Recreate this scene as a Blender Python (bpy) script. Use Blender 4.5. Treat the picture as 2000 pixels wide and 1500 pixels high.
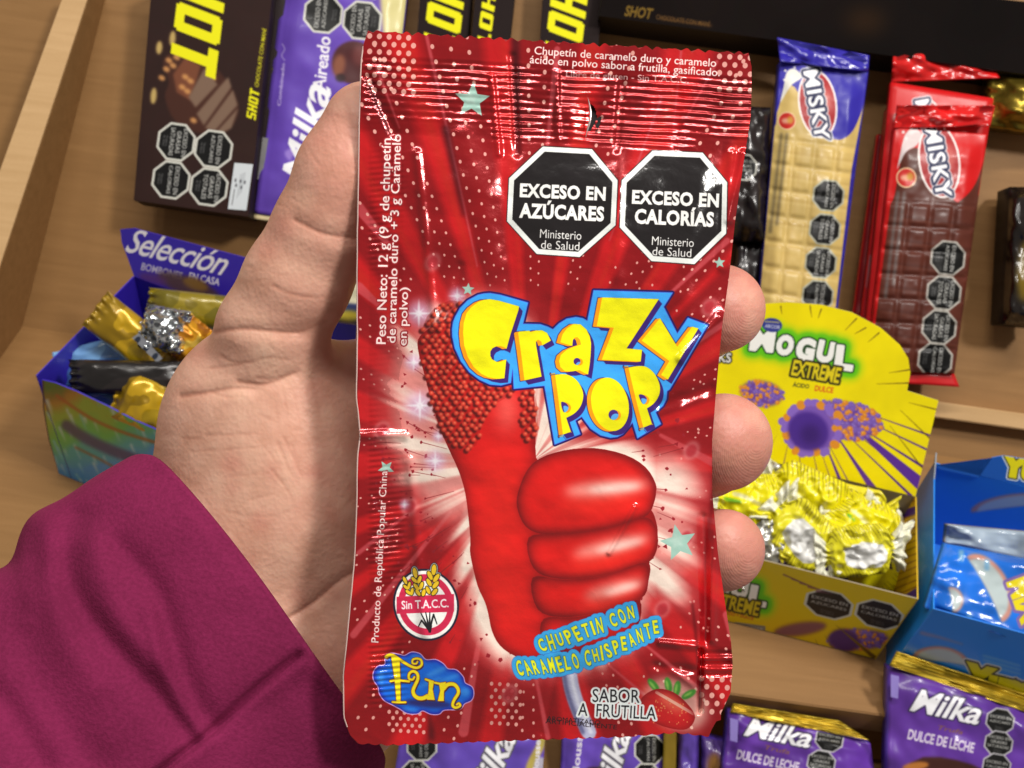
import bpy, bmesh, math, random
import numpy as np
from mathutils import Vector, Matrix

scene = bpy.context.scene
for _o in list(bpy.data.objects):
    bpy.data.objects.remove(_o, do_unlink=True)
random.seed(7)
RNG = np.random.default_rng(11)

# ------------------------------------------------------------------ camera
PITCH, ROLL = math.radians(48), math.radians(8)
CAM = Vector((0.0, 0.0, 1.45))
FWD = Vector((0, math.cos(PITCH), -math.sin(PITCH)))
U0 = Vector((0, math.sin(PITCH), math.cos(PITCH)))
RGT = Vector((1, 0, 0)) * math.cos(ROLL) + U0 * math.sin(ROLL)
UPV = Vector((1, 0, 0)) * -math.sin(ROLL) + U0 * math.cos(ROLL)
HFOV = math.radians(50)
KP = 2 * math.tan(HFOV / 2) / 2000.0          # metres per photo pixel per metre of depth
D_HAND, D_BOARD = 0.243, 0.66
cam_data = bpy.data.cameras.new('camera')
cam_data.sensor_width = 36
cam_data.lens = 18 / math.tan(HFOV / 2)
cam_data.clip_start, cam_data.clip_end = 0.01, 50
cam_data.dof.use_dof = True
cam_data.dof.focus_distance = D_HAND
cam_data.dof.aperture_fstop = 43
cam = bpy.data.objects.new('camera', cam_data)
scene.collection.objects.link(cam)
cam.matrix_world = Matrix((
    (RGT.x, UPV.x, -FWD.x, CAM.x), (RGT.y, UPV.y, -FWD.y, CAM.y),
    (RGT.z, UPV.z, -FWD.z, CAM.z), (0, 0, 0, 1)))
scene.camera = cam

# ------------------------------------------------------------------ shop light
world = bpy.data.worlds.new('World')
scene.world = world
world.use_nodes = True
world.node_tree.nodes['Background'].inputs[0].default_value = (1.0, 0.93, 0.84, 1)
world.node_tree.nodes['Background'].inputs[1].default_value = 0.24


def area_light(name, r, u, f, size, power, color, target=(0, 0, 0.45), size_y=None):
    d = bpy.data.lights.new(name, 'AREA')
    d.energy, d.color, d.size = power, color, size
    if size_y:
        d.shape, d.size_y = 'RECTANGLE', size_y
    o = bpy.data.objects.new(name, d)
    scene.collection.objects.link(o)
    p = CAM + RGT * r + UPV * u + FWD * f
    t = CAM + RGT * target[0] + UPV * target[1] + FWD * target[2]
    o.location = p
    o.rotation_euler = (t - p).to_track_quat('-Z', 'Y').to_euler()
    return o


area_light('ceiling_lamp', 0.78, 0.62, -0.62, 0.19, 15.5, (1.0, 0.96, 0.91))
area_light('ceiling_lamp', -0.75, 1.25, -0.35, 0.5, 2.0, (1.0, 0.93, 0.84), size_y=0.10)
area_light('ceiling_lamp', 0.10, 0.95, -0.36, 1.1, 13.0, (1.0, 0.96, 0.91), size_y=0.07)
vs = scene.view_settings
vs.view_transform, vs.look, vs.exposure, vs.gamma = 'Standard', 'None', -0.1, 1.0
vs.use_curve_mapping = False
scene.cycles.use_denoising = True
scene.cycles.max_bounces = 6


# ------------------------------------------------------------------ placement helpers
def P(px, py, d):
    """photo pixel and depth in metres -> world point"""
    return CAM + RGT * ((px - 1000) * KP * d) + UPV * (-(py - 750) * KP * d) + FWD * d


_M = np.array([[RGT[i], UPV[i], FWD[i]] for i in range(3)])


def PA(px, py, d):
    px, py, d = np.broadcast_arrays(np.asarray(px, float), np.asarray(py, float), np.asarray(d, float))
    c = np.stack([(px - 1000) * KP * d, -(py - 750) * KP * d, d], -1)
    return c @ _M.T + np.array(CAM)


def to_px(pts):
    q = (np.asarray(pts, float) - np.array(CAM)) @ _M
    return 1000 + q[..., 0] / (KP * q[..., 2]), 750 - q[..., 1] / (KP * q[..., 2])


UNIT = KP * D_HAND                     # one photo pixel at the hand, in metres


def HP(px, py, z):
    """hand space: photo pixels plus height z (same unit) towards the viewer"""
    return PA(px, py, D_HAND - np.asarray(z, float) * UNIT)


# ------------------------------------------------------------------ small print shop: rasterised artwork
def pts_arr(c):
    return np.asarray(c, float)


def ellipse(cx, cy, rx, ry, ang=0, n=28, a0=0, a1=360):
    t = np.radians(np.linspace(a0, a1, n, endpoint=(a1 - a0) < 360))
    x, y = rx * np.cos(t), ry * np.sin(t)
    a = math.radians(ang)
    return np.stack([cx + x * math.cos(a) - y * math.sin(a), cy + x * math.sin(a) + y * math.cos(a)], -1)


def star(cx, cy, r, ang=0, n=5, inner=0.45):
    o = []
    for i in range(2 * n):
        a = math.radians(ang - 90 + i * 180 / n)
        q = r if i % 2 == 0 else r * inner
        o.append((cx + q * math.cos(a), cy + q * math.sin(a)))
    return np.array(o)


def thick(poly, w0, w1=None, closed=False):
    """stroke of a polyline as quads and round joints"""
    p = np.asarray(poly, float)
    if closed:
        p = np.vstack([p, p[:1]])
    n = len(p)
    w1 = w0 if w1 is None else w1
    ws = np.linspace(w0, w1, n) / 2
    out = []
    for i in range(n - 1):
        d = p[i + 1] - p[i]
        l = np.hypot(*d)
        if l < 1e-6:
            continue
        nn = np.array([-d[1], d[0]]) / l
        out.append(np.array([p[i] + nn * ws[i], p[i] - nn * ws[i], p[i + 1] - nn * ws[i + 1], p[i + 1] + nn * ws[i + 1]]))
    for i in range(n):
        if ws[i] > 0.6:
            out.append(ellipse(p[i][0], p[i][1], ws[i], ws[i], n=10)[::-1])
    return out


def area2(c):
    x, y = c[:, 0], c[:, 1]
    return float(np.sum(x * np.roll(y, -1) - np.roll(x, -1) * y))


def same_way(cs):
    return [c if area2(c) > 0 else c[::-1] for c in cs]


def outline(cs, r):
    out = []
    for c in cs:
        out += thick(c, 2 * r, closed=True)
    return same_way(out)


def smooth_poly(c, n=4, closed=True):
    """Catmull-Rom"""
    c = np.asarray(c, float)
    m = len(c)
    out = []
    for i in range(m if closed else m - 1):
        if closed:
            p0, p1, p2, p3 = c[i - 1], c[i], c[(i + 1) % m], c[(i + 2) % m]
        else:
            p0, p1, p2, p3 = c[max(i - 1, 0)], c[i], c[i + 1], c[min(i + 2, m - 1)]
        for k in range(n):
            t = k / n
            out.append(0.5 * ((2 * p1) + (p2 - p0) * t + (2 * p0 - 5 * p1 + 4 * p2 - p3) * t * t + (3 * p1 - p0 - 3 * p2 + p3) * t ** 3))
    if not closed:
        out.append(c[-1])
    return np.array(out)


def boxblur(a, r):
    r = int(round(r))
    if r < 1:
        return a
    for ax in (0, 1):
        pad = [(0, 0)] * a.ndim
        pad[ax] = (r + 1, r)
        c = np.cumsum(np.pad(a, pad, mode='edge'), axis=ax)
        n = a.shape[ax]
        hi = np.take(c, range(2 * r + 1, 2 * r + 1 + n), axis=ax)
        lo = np.take(c, range(0, n), axis=ax)
        a = (hi - lo) / (2 * r + 1)
    return a


def gblur(a, s):
    r = s * 0.98
    for _ in range(3):
        a = boxblur(a, r)
    return a


def noise2(h, w, cell, seed=0, octs=3):
    rg = np.random.default_rng(seed)
    out = np.zeros((h, w))
    amp = 1.0
    for o in range(octs):
        c = max(cell / 2 ** o, 1.0)
        gh, gw = int(h / c) + 3, int(w / c) + 3
        g = rg.random((gh, gw)) - 0.5
        y, x = np.arange(h) / c, np.arange(w) / c
        yi, xi = y.astype(int), x.astype(int)
        fy, fx = (y - yi)[:, None], (x - xi)[None]
        fy, fx = fy * fy * (3 - 2 * fy), fx * fx * (3 - 2 * fx)
        g00, g01 = g[yi][:, xi], g[yi][:, xi + 1]
        g10, g11 = g[yi + 1][:, xi], g[yi + 1][:, xi + 1]
        out += amp * ((g00 * (1 - fx) + g01 * fx) * (1 - fy) + (g10 * (1 - fx) + g11 * fx) * fy)
        amp *= 0.5
    return out


class Canvas:
    """flat artwork for one printed face; coordinates are photo pixels of the traced face"""

    def __init__(s, x0, y0, x1, y1, sc=1.0, bg=(255, 255, 255), chan=0.0):
        s.x0, s.y0, s.x1, s.y1, s.sc = x0, y0, x1, y1, sc
        s.w, s.h = int((x1 - x0) * sc), int((y1 - y0) * sc)
        s.rgb = np.empty((s.h, s.w, 3), np.float32)
        s.rgb[:] = np.array(bg) / 255.0
        s.chan = np.full((s.h, s.w), chan, np.float32)

    def grid(s):
        return np.meshgrid(s.x0 + (np.arange(s.w) + .5) / s.sc, s.y0 + (np.arange(s.h) + .5) / s.sc)

    def _region(s, contours, rule='nz', blur=0):
        """coverage of the contours in the smallest window that holds them: mask, y0, y1, x0, x1"""
        SS = 4
        if isinstance(contours, np.ndarray) and contours.ndim == 2:
            contours = [contours]
        cs = [(np.asarray(c, float) - (s.x0, s.y0)) * s.sc for c in contours if len(c) > 2]
        if not cs:
            return None
        A = np.vstack(cs)
        pad = int(blur * s.sc * 3.2) + 1
        bx0, by0 = np.maximum(np.floor(A.min(0)).astype(int) - pad, 0)
        bx1, by1 = np.minimum(np.ceil(A.max(0)).astype(int) + pad + 1, (s.w, s.h))
        if bx1 <= bx0 or by1 <= by0:
            return None
        B = np.vstack([np.roll(c, -1, axis=0) for c in cs])
        ya, yb = (A[:, 1] - by0) * SS, (B[:, 1] - by0) * SS
        xa, xb = (A[:, 0] - bx0) * SS, (B[:, 0] - bx0) * SS
        sg = np.where(yb > ya, 1, -1)
        H, W = (by1 - by0) * SS, (bx1 - bx0) * SS
        lo = np.clip(np.ceil(np.minimum(ya, yb) - .5), 0, H).astype(int)
        hi = np.clip(np.ceil(np.maximum(ya, yb) - .5), 0, H).astype(int)
        cnt = np.maximum(hi - lo, 0)
        if cnt.sum() == 0:
            return None
        e = np.repeat(np.arange(len(cnt)), cnt)
        row = np.arange(cnt.sum()) - np.repeat(np.cumsum(cnt) - cnt, cnt) + lo[e]
        t = (row + .5 - ya[e]) / (yb[e] - ya[e])
        x = np.clip(np.round(xa[e] + (xb[e] - xa[e]) * t), 0, W).astype(int)
        acc = np.bincount(row * (W + 1) + x, weights=sg[e], minlength=H * (W + 1)).astype(np.float32).reshape(H, W + 1)
        wn = np.cumsum(acc, 1)[:, :W]
        ins = (np.abs(wn) > .5)
        m = ins.reshape(by1 - by0, SS, bx1 - bx0, SS).mean((1, 3), dtype=np.float32)
        if blur:
            m = gblur(m, blur * s.sc)
        return m, by0, by1, bx0, bx1

    def mask(s, contours, rule='nz', blur=0):
        m = np.zeros((s.h, s.w), np.float32)
        q = s._region(contours, rule, blur)
        if q is not None:
            m[q[1]:q[2], q[3]:q[4]] = q[0]
        return m

    def paint(s, m, color, alpha=1.0, chan=None, win=None):
        ys, xs = (slice(None), slice(None)) if win is None else win
        if win is None:
            nz = np.nonzero(m.max(1) > .003)[0], np.nonzero(m.max(0) > .003)[0]
            if not len(nz[0]):
                return
            ys, xs = slice(nz[0][0], nz[0][-1] + 1), slice(nz[1][0], nz[1][-1] + 1)
            m = m[ys, xs]
        a = (m * alpha)[..., None].astype(np.float32)
        s.rgb[ys, xs] = s.rgb[ys, xs] * (1 - a) + (np.asarray(color, np.float32) / 255.0) * a
        if chan is not None:
            s.chan[ys, xs] = s.chan[ys, xs] * (1 - a[..., 0]) + chan * a[..., 0]

    def fill(s, contours, color, alpha=1.0, chan=None, blur=0, rule='nz'):
        q = s._region(contours, rule, blur)
        if q is not None:
            s.paint(q[0], color, alpha, chan, (slice(q[1], q[2]), slice(q[3], q[4])))

    def image(s, name):
        im = bpy.data.images.new(name, s.w, s.h, alpha=True)
        im.alpha_mode = 'CHANNEL_PACKED'
        px = np.ones((s.h, s.w, 4), np.float32)
        px[..., :3] = np.clip(s.rgb, 0, 1)
        px[..., 3] = np.clip(s.chan, 0, 1)
        im.pixels.foreach_set(px[::-1].ravel())
        im.update()
        im.pack()
        return im


_glyphs = {}


def glyphs(body, bold=0.0, shear=0.0, space=1.0):
    key = (body, bold, shear, space)
    if key not in _glyphs:
        cu = bpy.data.curves.new('type', 'FONT')
        cu.body, cu.offset, cu.shear, cu.space_character, cu.resolution_u = body, bold, shear, space, 3
        cu.fill_mode = 'FRONT'
        ob = bpy.data.objects.new('type', cu)
        me = ob.to_mesh()
        v = np.array([q.co[:2] for q in me.vertices]).reshape(-1, 2)
        cs = same_way([v[list(p.vertices)] for p in me.polygons])
        ob.to_mesh_clear()
        bpy.data.objects.remove(ob)
        bpy.data.curves.remove(cu)
        if not cs:
            cs = [np.array([(0, 0), (1, 0), (1, 1)], float)]
        _glyphs[key] = cs
    return _glyphs[key]


def text_shape(body, cx, cy, w, h, ang=0, bold=0.0, shear=0.0, space=1.0, warp=None):
    """lettering scaled to a w x h box centred on (cx, cy) and turned clockwise by ang"""
    cs = glyphs(body, bold, shear, space)
    al = np.vstack(cs)
    lo, hi = al.min(0), al.max(0)
    c, sz = (lo + hi) / 2, np.maximum(hi - lo, 1e-6)
    a = math.radians(ang)
    out = []
    for q in cs:
        x, y = (q[:, 0] - c[0]) / sz[0] * w, -(q[:, 1] - c[1]) / sz[1] * h
        if warp:
            x, y = warp(x, y)
        out.append(np.stack([cx + x * math.cos(a) - y * math.sin(a), cy + x * math.sin(a) + y * math.cos(a)], -1))
    return same_way(out)


def tx(can, body, cx, cy, w, h, ang=0, color=(255, 255, 255), bold=0.0, shear=0.0, space=1.0, alpha=1.0, chan=None, edge=None, blur=0, warp=None):
    s = text_shape(body, cx, cy, w, h, ang, bold, shear, space, warp)
    for r, col in (edge or []):
        can.fill(outline(s, r) + s, col, alpha, chan)
    can.fill(s, color, alpha, chan, blur)


def octo(cx, cy, rx, ry, ang=0):
    a = math.radians(ang)
    o = []
    for i in range(8):
        t = math.radians(22.5 + 45 * i)
        x, y = rx * math.cos(t) / math.cos(math.radians(22.5)), ry * math.sin(t) / math.cos(math.radians(22.5))
        o.append((cx + x * math.cos(a) - y * math.sin(a), cy + x * math.sin(a) + y * math.cos(a)))
    return np.array(o)


def warning(can, cx, cy, r, ang, lines, ry=None, tang=None, edge=(205, 205, 195), ink=(190, 190, 185)):
    """black octagonal warning seal with lines of white lettering"""
    ry = ry or r
    tang = ang if tang is None else tang
    can.fill(octo(cx, cy, r, ry, ang), edge, chan=0)
    can.fill(octo(cx, cy, r * .88, ry * .88, ang), (20, 20, 20), chan=0)
    a = math.radians(tang)
    n = len(lines)
    f = ry if abs(math.cos(a)) > .7 else r
    for i, t in enumerate(lines):
        off = (-0.12 + (i - (n - 1) / 2) * 0.34) * f
        w = min(1.5, 0.17 * len(t) + .15) * (r if abs(math.cos(a)) > .7 else ry)
        tx(can, t, cx - math.sin(a) * off, cy + math.cos(a) * off, w, .24 * f, tang, ink, bold=.02, chan=0)
    for k in (.5, .64):
        tx(can, 'Ministerio' if k == .5 else 'de Salud', cx - math.sin(a) * k * f, cy + math.cos(a) * k * f, .55 * r, .11 * f, tang, (130, 130, 130), chan=0)


# ------------------------------------------------------------------ materials
def new_mat(name):
    m = bpy.data.materials.new(name)
    m.use_nodes = True
    nt = m.node_tree
    return m, nt, nt.nodes['Principled BSDF']


def lin(c):
    return tuple(((v / 255) / 12.92 if v / 255 <= .04045 else ((v / 255 + .055) / 1.055) ** 2.4) for v in c) + (1,)


def plain(name, color, rough=.5, metal=0.0, coat=0.0, vary=.12, scale=60, bump=0.0, bscale=200, spec=.5):
    m, nt, b = new_mat(name)
    tc = nt.nodes.new('ShaderNodeTexCoord')
    nz = nt.nodes.new('ShaderNodeTexNoise')
    nz.inputs['Scale'].default_value = scale
    nz.inputs['Detail'].default_value = 4
    nt.links.new(tc.outputs['Object'], nz.inputs['Vector'])
    cr = nt.nodes.new('ShaderNodeValToRGB')
    l = lin(color)
    cr.color_ramp.elements[0].position, cr.color_ramp.elements[1].position = .3, .7
    cr.color_ramp.elements[0].color = tuple(v * (1 - vary) for v in l[:3]) + (1,)
    cr.color_ramp.elements[1].color = tuple(min(1, v * (1 + vary)) for v in l[:3]) + (1,)
    nt.links.new(nz.outputs['Fac'], cr.inputs['Fac'])
    nt.links.new(cr.outputs['Color'], b.inputs['Base Color'])
    b.inputs['Roughness'].default_value = rough
    b.inputs['Metallic'].default_value = metal
    b.inputs['Coat Weight'].default_value = coat
    b.inputs['Coat Roughness'].default_value = .12
    b.inputs['Specular IOR Level'].default_value = spec
    if bump:
        n2 = nt.nodes.new('ShaderNodeTexNoise')
        n2.inputs['Scale'].default_value = bscale
        n2.inputs['Detail'].default_value = 5
        nt.links.new(tc.outputs['Object'], n2.inputs['Vector'])
        bp = nt.nodes.new('ShaderNodeBump')
        bp.inputs['Strength'].default_value = bump
        bp.inputs['Distance'].default_value = .001
        nt.links.new(n2.outputs['Fac'], bp.inputs['Height'])
        nt.links.new(bp.outputs['Normal'], b.inputs['Normal'])
    return m


def printed(name, can, rough=.4, coat=0.0, metal=1.0, bump=0.0, bscale=300, spec=.3):
    """print on film or card: the artwork gives colour, its fourth channel says where bare foil shines through the ink"""
    m, nt, b = new_mat(name)
    ti = nt.nodes.new('ShaderNodeTexImage')
    ti.image = can.image(name)
    ti.interpolation = 'Linear'
    ti.extension = 'EXTEND'
    uv = nt.nodes.new('ShaderNodeUVMap')
    uv.uv_map = 'print'
    nt.links.new(uv.outputs[0], ti.inputs[0])
    nt.links.new(ti.outputs['Color'], b.inputs['Base Color'])
    mu = nt.nodes.new('ShaderNodeMath')
    mu.operation = 'MULTIPLY'
    mu.inputs[1].default_value = metal
    nt.links.new(ti.outputs['Alpha'], mu.inputs[0])
    nt.links.new(mu.outputs[0], b.inputs['Metallic'])
    b.inputs['Roughness'].default_value = rough
    b.inputs['Coat Weight'].default_value = coat
    b.inputs['Coat Roughness'].default_value = .15
    b.inputs['Specular IOR Level'].default_value = spec
    if bump:
        tc = nt.nodes.new('ShaderNodeTexCoord')
        n2 = nt.nodes.new('ShaderNodeTexNoise')
        n2.inputs['Scale'].default_value = bscale
        n2.inputs['Detail'].default_value = 3
        nt.links.new(tc.outputs['Object'], n2.inputs['Vector'])
        bp = nt.nodes.new('ShaderNodeBump')
        bp.inputs['Strength'].default_value = bump
        bp.inputs['Distance'].default_value = .001
        nt.links.new(n2.outputs['Fac'], bp.inputs['Height'])
        nt.links.new(bp.outputs['Normal'], b.inputs['Normal'])
    return m


# ------------------------------------------------------------------ objects
def tag(o, label=None, cat=None, group=None, kind=None):
    for k, v in (('label', label), ('category', cat), ('group', group), ('kind', kind)):
        if v:
            o[k] = v
    return o


def empty(name, loc):
    o = bpy.data.objects.new(name, None)
    o.empty_display_size = .01
    scene.collection.objects.link(o)
    o.location = loc
    return o


def mesh_obj(name, verts, faces, mat, parent=None, smooth=True, uvpx=None, can=None, mats=None, midx=None):
    """verts in world space; uvpx = per-vertex photo pixel of the artwork"""
    verts = np.asarray(verts, float)
    base = np.array(parent.matrix_world.translation) if parent is not None else None
    if parent is not None:
        q, base = parent, np.zeros(3)
        while q is not None:
            base = base + np.array(q.location)
            q = q.parent
        off = base
    else:
        off = verts.mean(0)
    me = bpy.data.meshes.new(name)
    me.from_pydata((verts - off).tolist(), [], faces if isinstance(faces, list) else faces.tolist())
    for q in (mats or [mat]):
        me.materials.append(q)
    if midx is not None:
        me.polygons.foreach_set('material_index', np.asarray(midx, np.int32))
    me.polygons.foreach_set('use_smooth', np.full(len(me.polygons), bool(smooth)))
    if uvpx is not None:
        uvpx = np.asarray(uvpx, float)
        u = (uvpx[:, 0] - can.x0) / (can.x1 - can.x0)
        v = 1 - (uvpx[:, 1] - can.y0) / (can.y1 - can.y0)
        li = np.empty(len(me.loops), np.int32)
        me.loops.foreach_get('vertex_index', li)
        lay = me.uv_layers.new(name='print')
        lay.data.foreach_set('uv', np.stack([u[li], v[li]], -1).astype(np.float32).ravel())
    me.update()
    o = bpy.data.objects.new(name, me)
    scene.collection.objects.link(o)
    if parent is None:
        o.location = off
    else:
        o.parent = parent
    return o


def grid_faces(nr, nc, off=0, flip=False):
    r, c = np.meshgrid(np.arange(nr - 1), np.arange(nc - 1), indexing='ij')
    a = (r * nc + c + off).ravel()
    f = np.stack([a, a + nc, a + nc + 1, a + 1], -1)
    return f[:, ::-1] if flip else f


def bilinear(q, nr, nc):
    """q: TL TR BR BL -> nr x nc grid of points"""
    q = np.asarray(q, float)
    t, s = np.meshgrid(np.linspace(0, 1, nr), np.linspace(0, 1, nc), indexing='ij')
    t, s = t[..., None], s[..., None]
    return (q[0] * (1 - s) + q[1] * s) * (1 - t) + (q[3] * (1 - s) + q[2] * s) * t


def board(name, q3, thickness, mat, parent=None, can=None, back_mat=None, nr=6, nc=6, away=None, bow=0.0):
    """a flat panel with thickness: q3 = 4 world corners TL TR BR BL of its face; artwork lies on that face"""
    q3 = np.asarray(q3, float)
    g = bilinear(q3, nr, nc)
    n = np.cross(q3[1] - q3[0], q3[3] - q3[0])
    n /= np.linalg.norm(n)
    if np.dot(n, q3.mean(0) - np.array(CAM)) < 0:
        n = -n                                                      # n points away from the viewer
    if away is not None:
        n = np.asarray(away, float)
    if bow:
        s = np.sin(np.linspace(0, math.pi, nc))[None, :, None]
        g = g - n * bow * s
    f = g.reshape(-1, 3)
    b = f + n * thickness
    N = nr * nc
    faces = grid_faces(nr, nc).tolist()
    nf = len(faces)
    faces += grid_faces(nr, nc, N, True).tolist()
    ring = [c for c in range(nc)] + [r * nc + nc - 1 for r in range(1, nr)] + [(nr - 1) * nc + c for c in range(nc - 2, -1, -1)] + [r * nc for r in range(nr - 2, 0, -1)]
    for i in range(len(ring)):
        a, c = ring[i], ring[(i + 1) % len(ring)]
        faces.append([a, c, c + N, a + N])
    px, py = to_px(f)
    uv = np.concatenate([np.stack([px, py], -1)] * 2)
    mi = [0] * nf + [1] * (len(faces) - nf)
    return mesh_obj(name, np.vstack([f, b]), faces, mat, parent, False, uv if can else None, can, [mat, back_mat or mat], mi)


def sstep(a, b, v):
    q = np.clip((v - a) / (b - a), 0, 1)
    return q * q * (3 - 2 * q)


def block_word(word, cx, cy, w, h, ang, shear=.25, gap=.16):
    """condensed square display capitals built from bars"""
    B = {'H': [(0, 0, .36, 1), (.64, 0, 1, 1), (.3, .4, .7, .6)], 'O': [(0, .06, .36, .94), (.64, .06, 1, .94), (.08, 0, .92, .2), (.08, .8, .92, 1)],
         'T': [(0, .78, 1, 1), (.31, 0, .69, .9)], 'S': [(.06, .8, 1, 1), (0, .5, .36, .92), (.06, .4, .94, .6), (.64, .08, 1, .52), (0, 0, .94, .2)]}
    n = len(word)
    lw = 1 / (n + gap * (n - 1))
    a = math.radians(ang)
    out = []
    for i, c in enumerate(word):
        for x0, y0, x1, y1 in B[c]:
            p = np.array([(x0, y0), (x1, y0), (x1, y1), (x0, y1)])
            x = (i * (1 + gap) + p[:, 0]) * lw * w - w / 2 + (p[:, 1] - .5) * shear * h
            y = -(p[:, 1] - .5) * h
            out.append(np.stack([cx + x * math.cos(a) - y * math.sin(a), cy + x * math.sin(a) + y * math.cos(a)], -1))
    return same_way(out)


# ================================================================== the wooden display
def wood(name, c1, c2, rough=.55, scale=14.0):
    m, nt, b = new_mat(name)
    tc = nt.nodes.new('ShaderNodeTexCoord')
    mp = nt.nodes.new('ShaderNodeMapping')
    mp.inputs['Scale'].default_value = (1, 14, 14)
    nt.links.new(tc.outputs['Object'], mp.inputs['Vector'])
    n1 = nt.nodes.new('ShaderNodeTexNoise')
    n1.inputs['Scale'].default_value = scale
    n1.inputs['Detail'].default_value = 8
    n1.inputs['Distortion'].default_value = .6
    nt.links.new(mp.outputs[0], n1.inputs['Vector'])
    n2 = nt.nodes.new('ShaderNodeTexNoise')
    n2.inputs['Scale'].default_value = 900
    n2.inputs['Detail'].default_value = 2
    nt.links.new(tc.outputs['Object'], n2.inputs['Vector'])
    mx = nt.nodes.new('ShaderNodeMath')
    mx.operation = 'MULTIPLY_ADD'
    mx.inputs[1].default_value = .25
    nt.links.new(n2.outputs['Fac'], mx.inputs[0])
    nt.links.new(n1.outputs['Fac'], mx.inputs[2])
    cr = nt.nodes.new('ShaderNodeValToRGB')
    cr.color_ramp.elements[0].position, cr.color_ramp.elements[1].position = .35, .9
    cr.color_ramp.elements[0].color, cr.color_ramp.elements[1].color = lin(c1), lin(c2)
    nt.links.new(mx.outputs[0], cr.inputs['Fac'])
    nt.links.new(cr.outputs['Color'], b.inputs['Base Color'])
    b.inputs['Roughness'].default_value = rough
    b.inputs['Specular IOR Level'].default_value = .25
    bp = nt.nodes.new('ShaderNodeBump')
    bp.inputs['Strength'].default_value = .12
    bp.inputs['Distance'].default_value = .0006
    nt.links.new(mx.outputs[0], bp.inputs['Height'])
    nt.links.new(bp.outputs['Normal'], b.inputs['Normal'])
    return m


M_WOOD = wood('board_wood', (134, 98, 57), (148, 110, 67), .55)
M_EDGE = wood('edge_wood', (184, 148, 102), (200, 164, 118), .6)
FW = np.array(FWD)
EX, EYB, EZ = np.array([1., 0, 0]), np.array([0, 1., 0]), np.array([0, 0, 1.])
E2 = np.array(U0)


def solid(name, corners, ext, mat, parent=None, bevel=.0006):
    """prism: 4 world corners and an extrusion vector"""
    c = np.asarray(corners, float)
    v = np.vstack([c, c + np.asarray(ext, float)])
    f = [[0, 1, 2, 3], [7, 6, 5, 4]] + [[(i + 1) % 4, i, i + 4, (i + 1) % 4 + 4] for i in range(4)]
    o = mesh_obj(name, v, f, mat, parent, False)
    bm = bmesh.new()
    bm.from_mesh(o.data)
    bmesh.ops.recalc_face_normals(bm, faces=bm.faces)
    if bevel:
        bmesh.ops.bevel(bm, geom=bm.edges[:], offset=bevel, segments=2, affect='EDGES')
    bm.to_mesh(o.data)
    bm.free()
    return o


MOG_RT = np.array(P(1788, 970, .56))
Z_FLOOR = MOG_RT[2] - .060
# the sloping back board that the chocolate bars lie on
cen = np.array(P(1000, 300, D_BOARD))
brd = solid('display_board', [cen + EX * sx * .75 + E2 * sy for sx, sy in ((-1, .5), (1, .5), (1, -.34), (-1, -.34))], FW * .018, M_WOOD)
tag(brd, kind='structure')
# horizontal tier that carries the cartons; its front edge stops above the lower tray
mog_front_y = MOG_RT[1] - .07
tier = solid('display_shelf', [np.array([sx * .75, y, Z_FLOOR]) for sx, y in ((-1, mog_front_y + .25), (1, mog_front_y + .25), (1, mog_front_y - .022), (-1, mog_front_y - .022))], (0, 0, -.018), M_WOOD)
tag(tier, kind='structure')
# the lower sloping tray
d_low = .565
cl = np.array(P(1000, 1500, d_low))
tray = solid('lower_tray', [cl + EX * sx * .75 + E2 * sy for sx, sy in ((-1, .026), (1, .026), (1, -.2), (-1, -.2))], FW * .016, M_WOOD)
tag(tray, kind='structure')
# batten across the board on the right
a0 = np.array(P(1832, 784, D_BOARD - .012))
bt = solid('shelf_batten', [a0 + EX * s + E2 * q for s, q in ((-.16, 0), (.25, 0), (.25, -.0095), (-.16, -.0095))], FW * .012, M_EDGE)
tag(bt, kind='structure')
# divider on the left: its pale top edge runs down out of the picture
dv = [P(134, -30, .640), P(182, -30, .640), P(-320, 1500, .575), P(-420, 1500, .575)]
pd = [np.array(q) for q in dv]
dvo = solid('divider_panel', pd, FW * .16, M_WOOD)
tag(dvo, kind='structure')
dve = solid('divider_edge', [q - FW * .0006 for q in pd], FW * .0004 - FW * .0012, M_EDGE, None, 0)
tag(dve, kind='structure')


# ================================================================== goods on the board
def quad_bbox(q, pad=12):
    q = np.asarray(q, float)
    return q[:, 0].min() - pad, q[:, 1].min() - pad, q[:, 0].max() + pad, q[:, 1].max() + pad


def canvas_for(q, bg, sc=.75, chan=0.0, pad=12):
    x0, y0, x1, y1 = quad_bbox(q, pad)
    return Canvas(x0, y0, x1, y1, sc, bg, chan)


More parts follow.
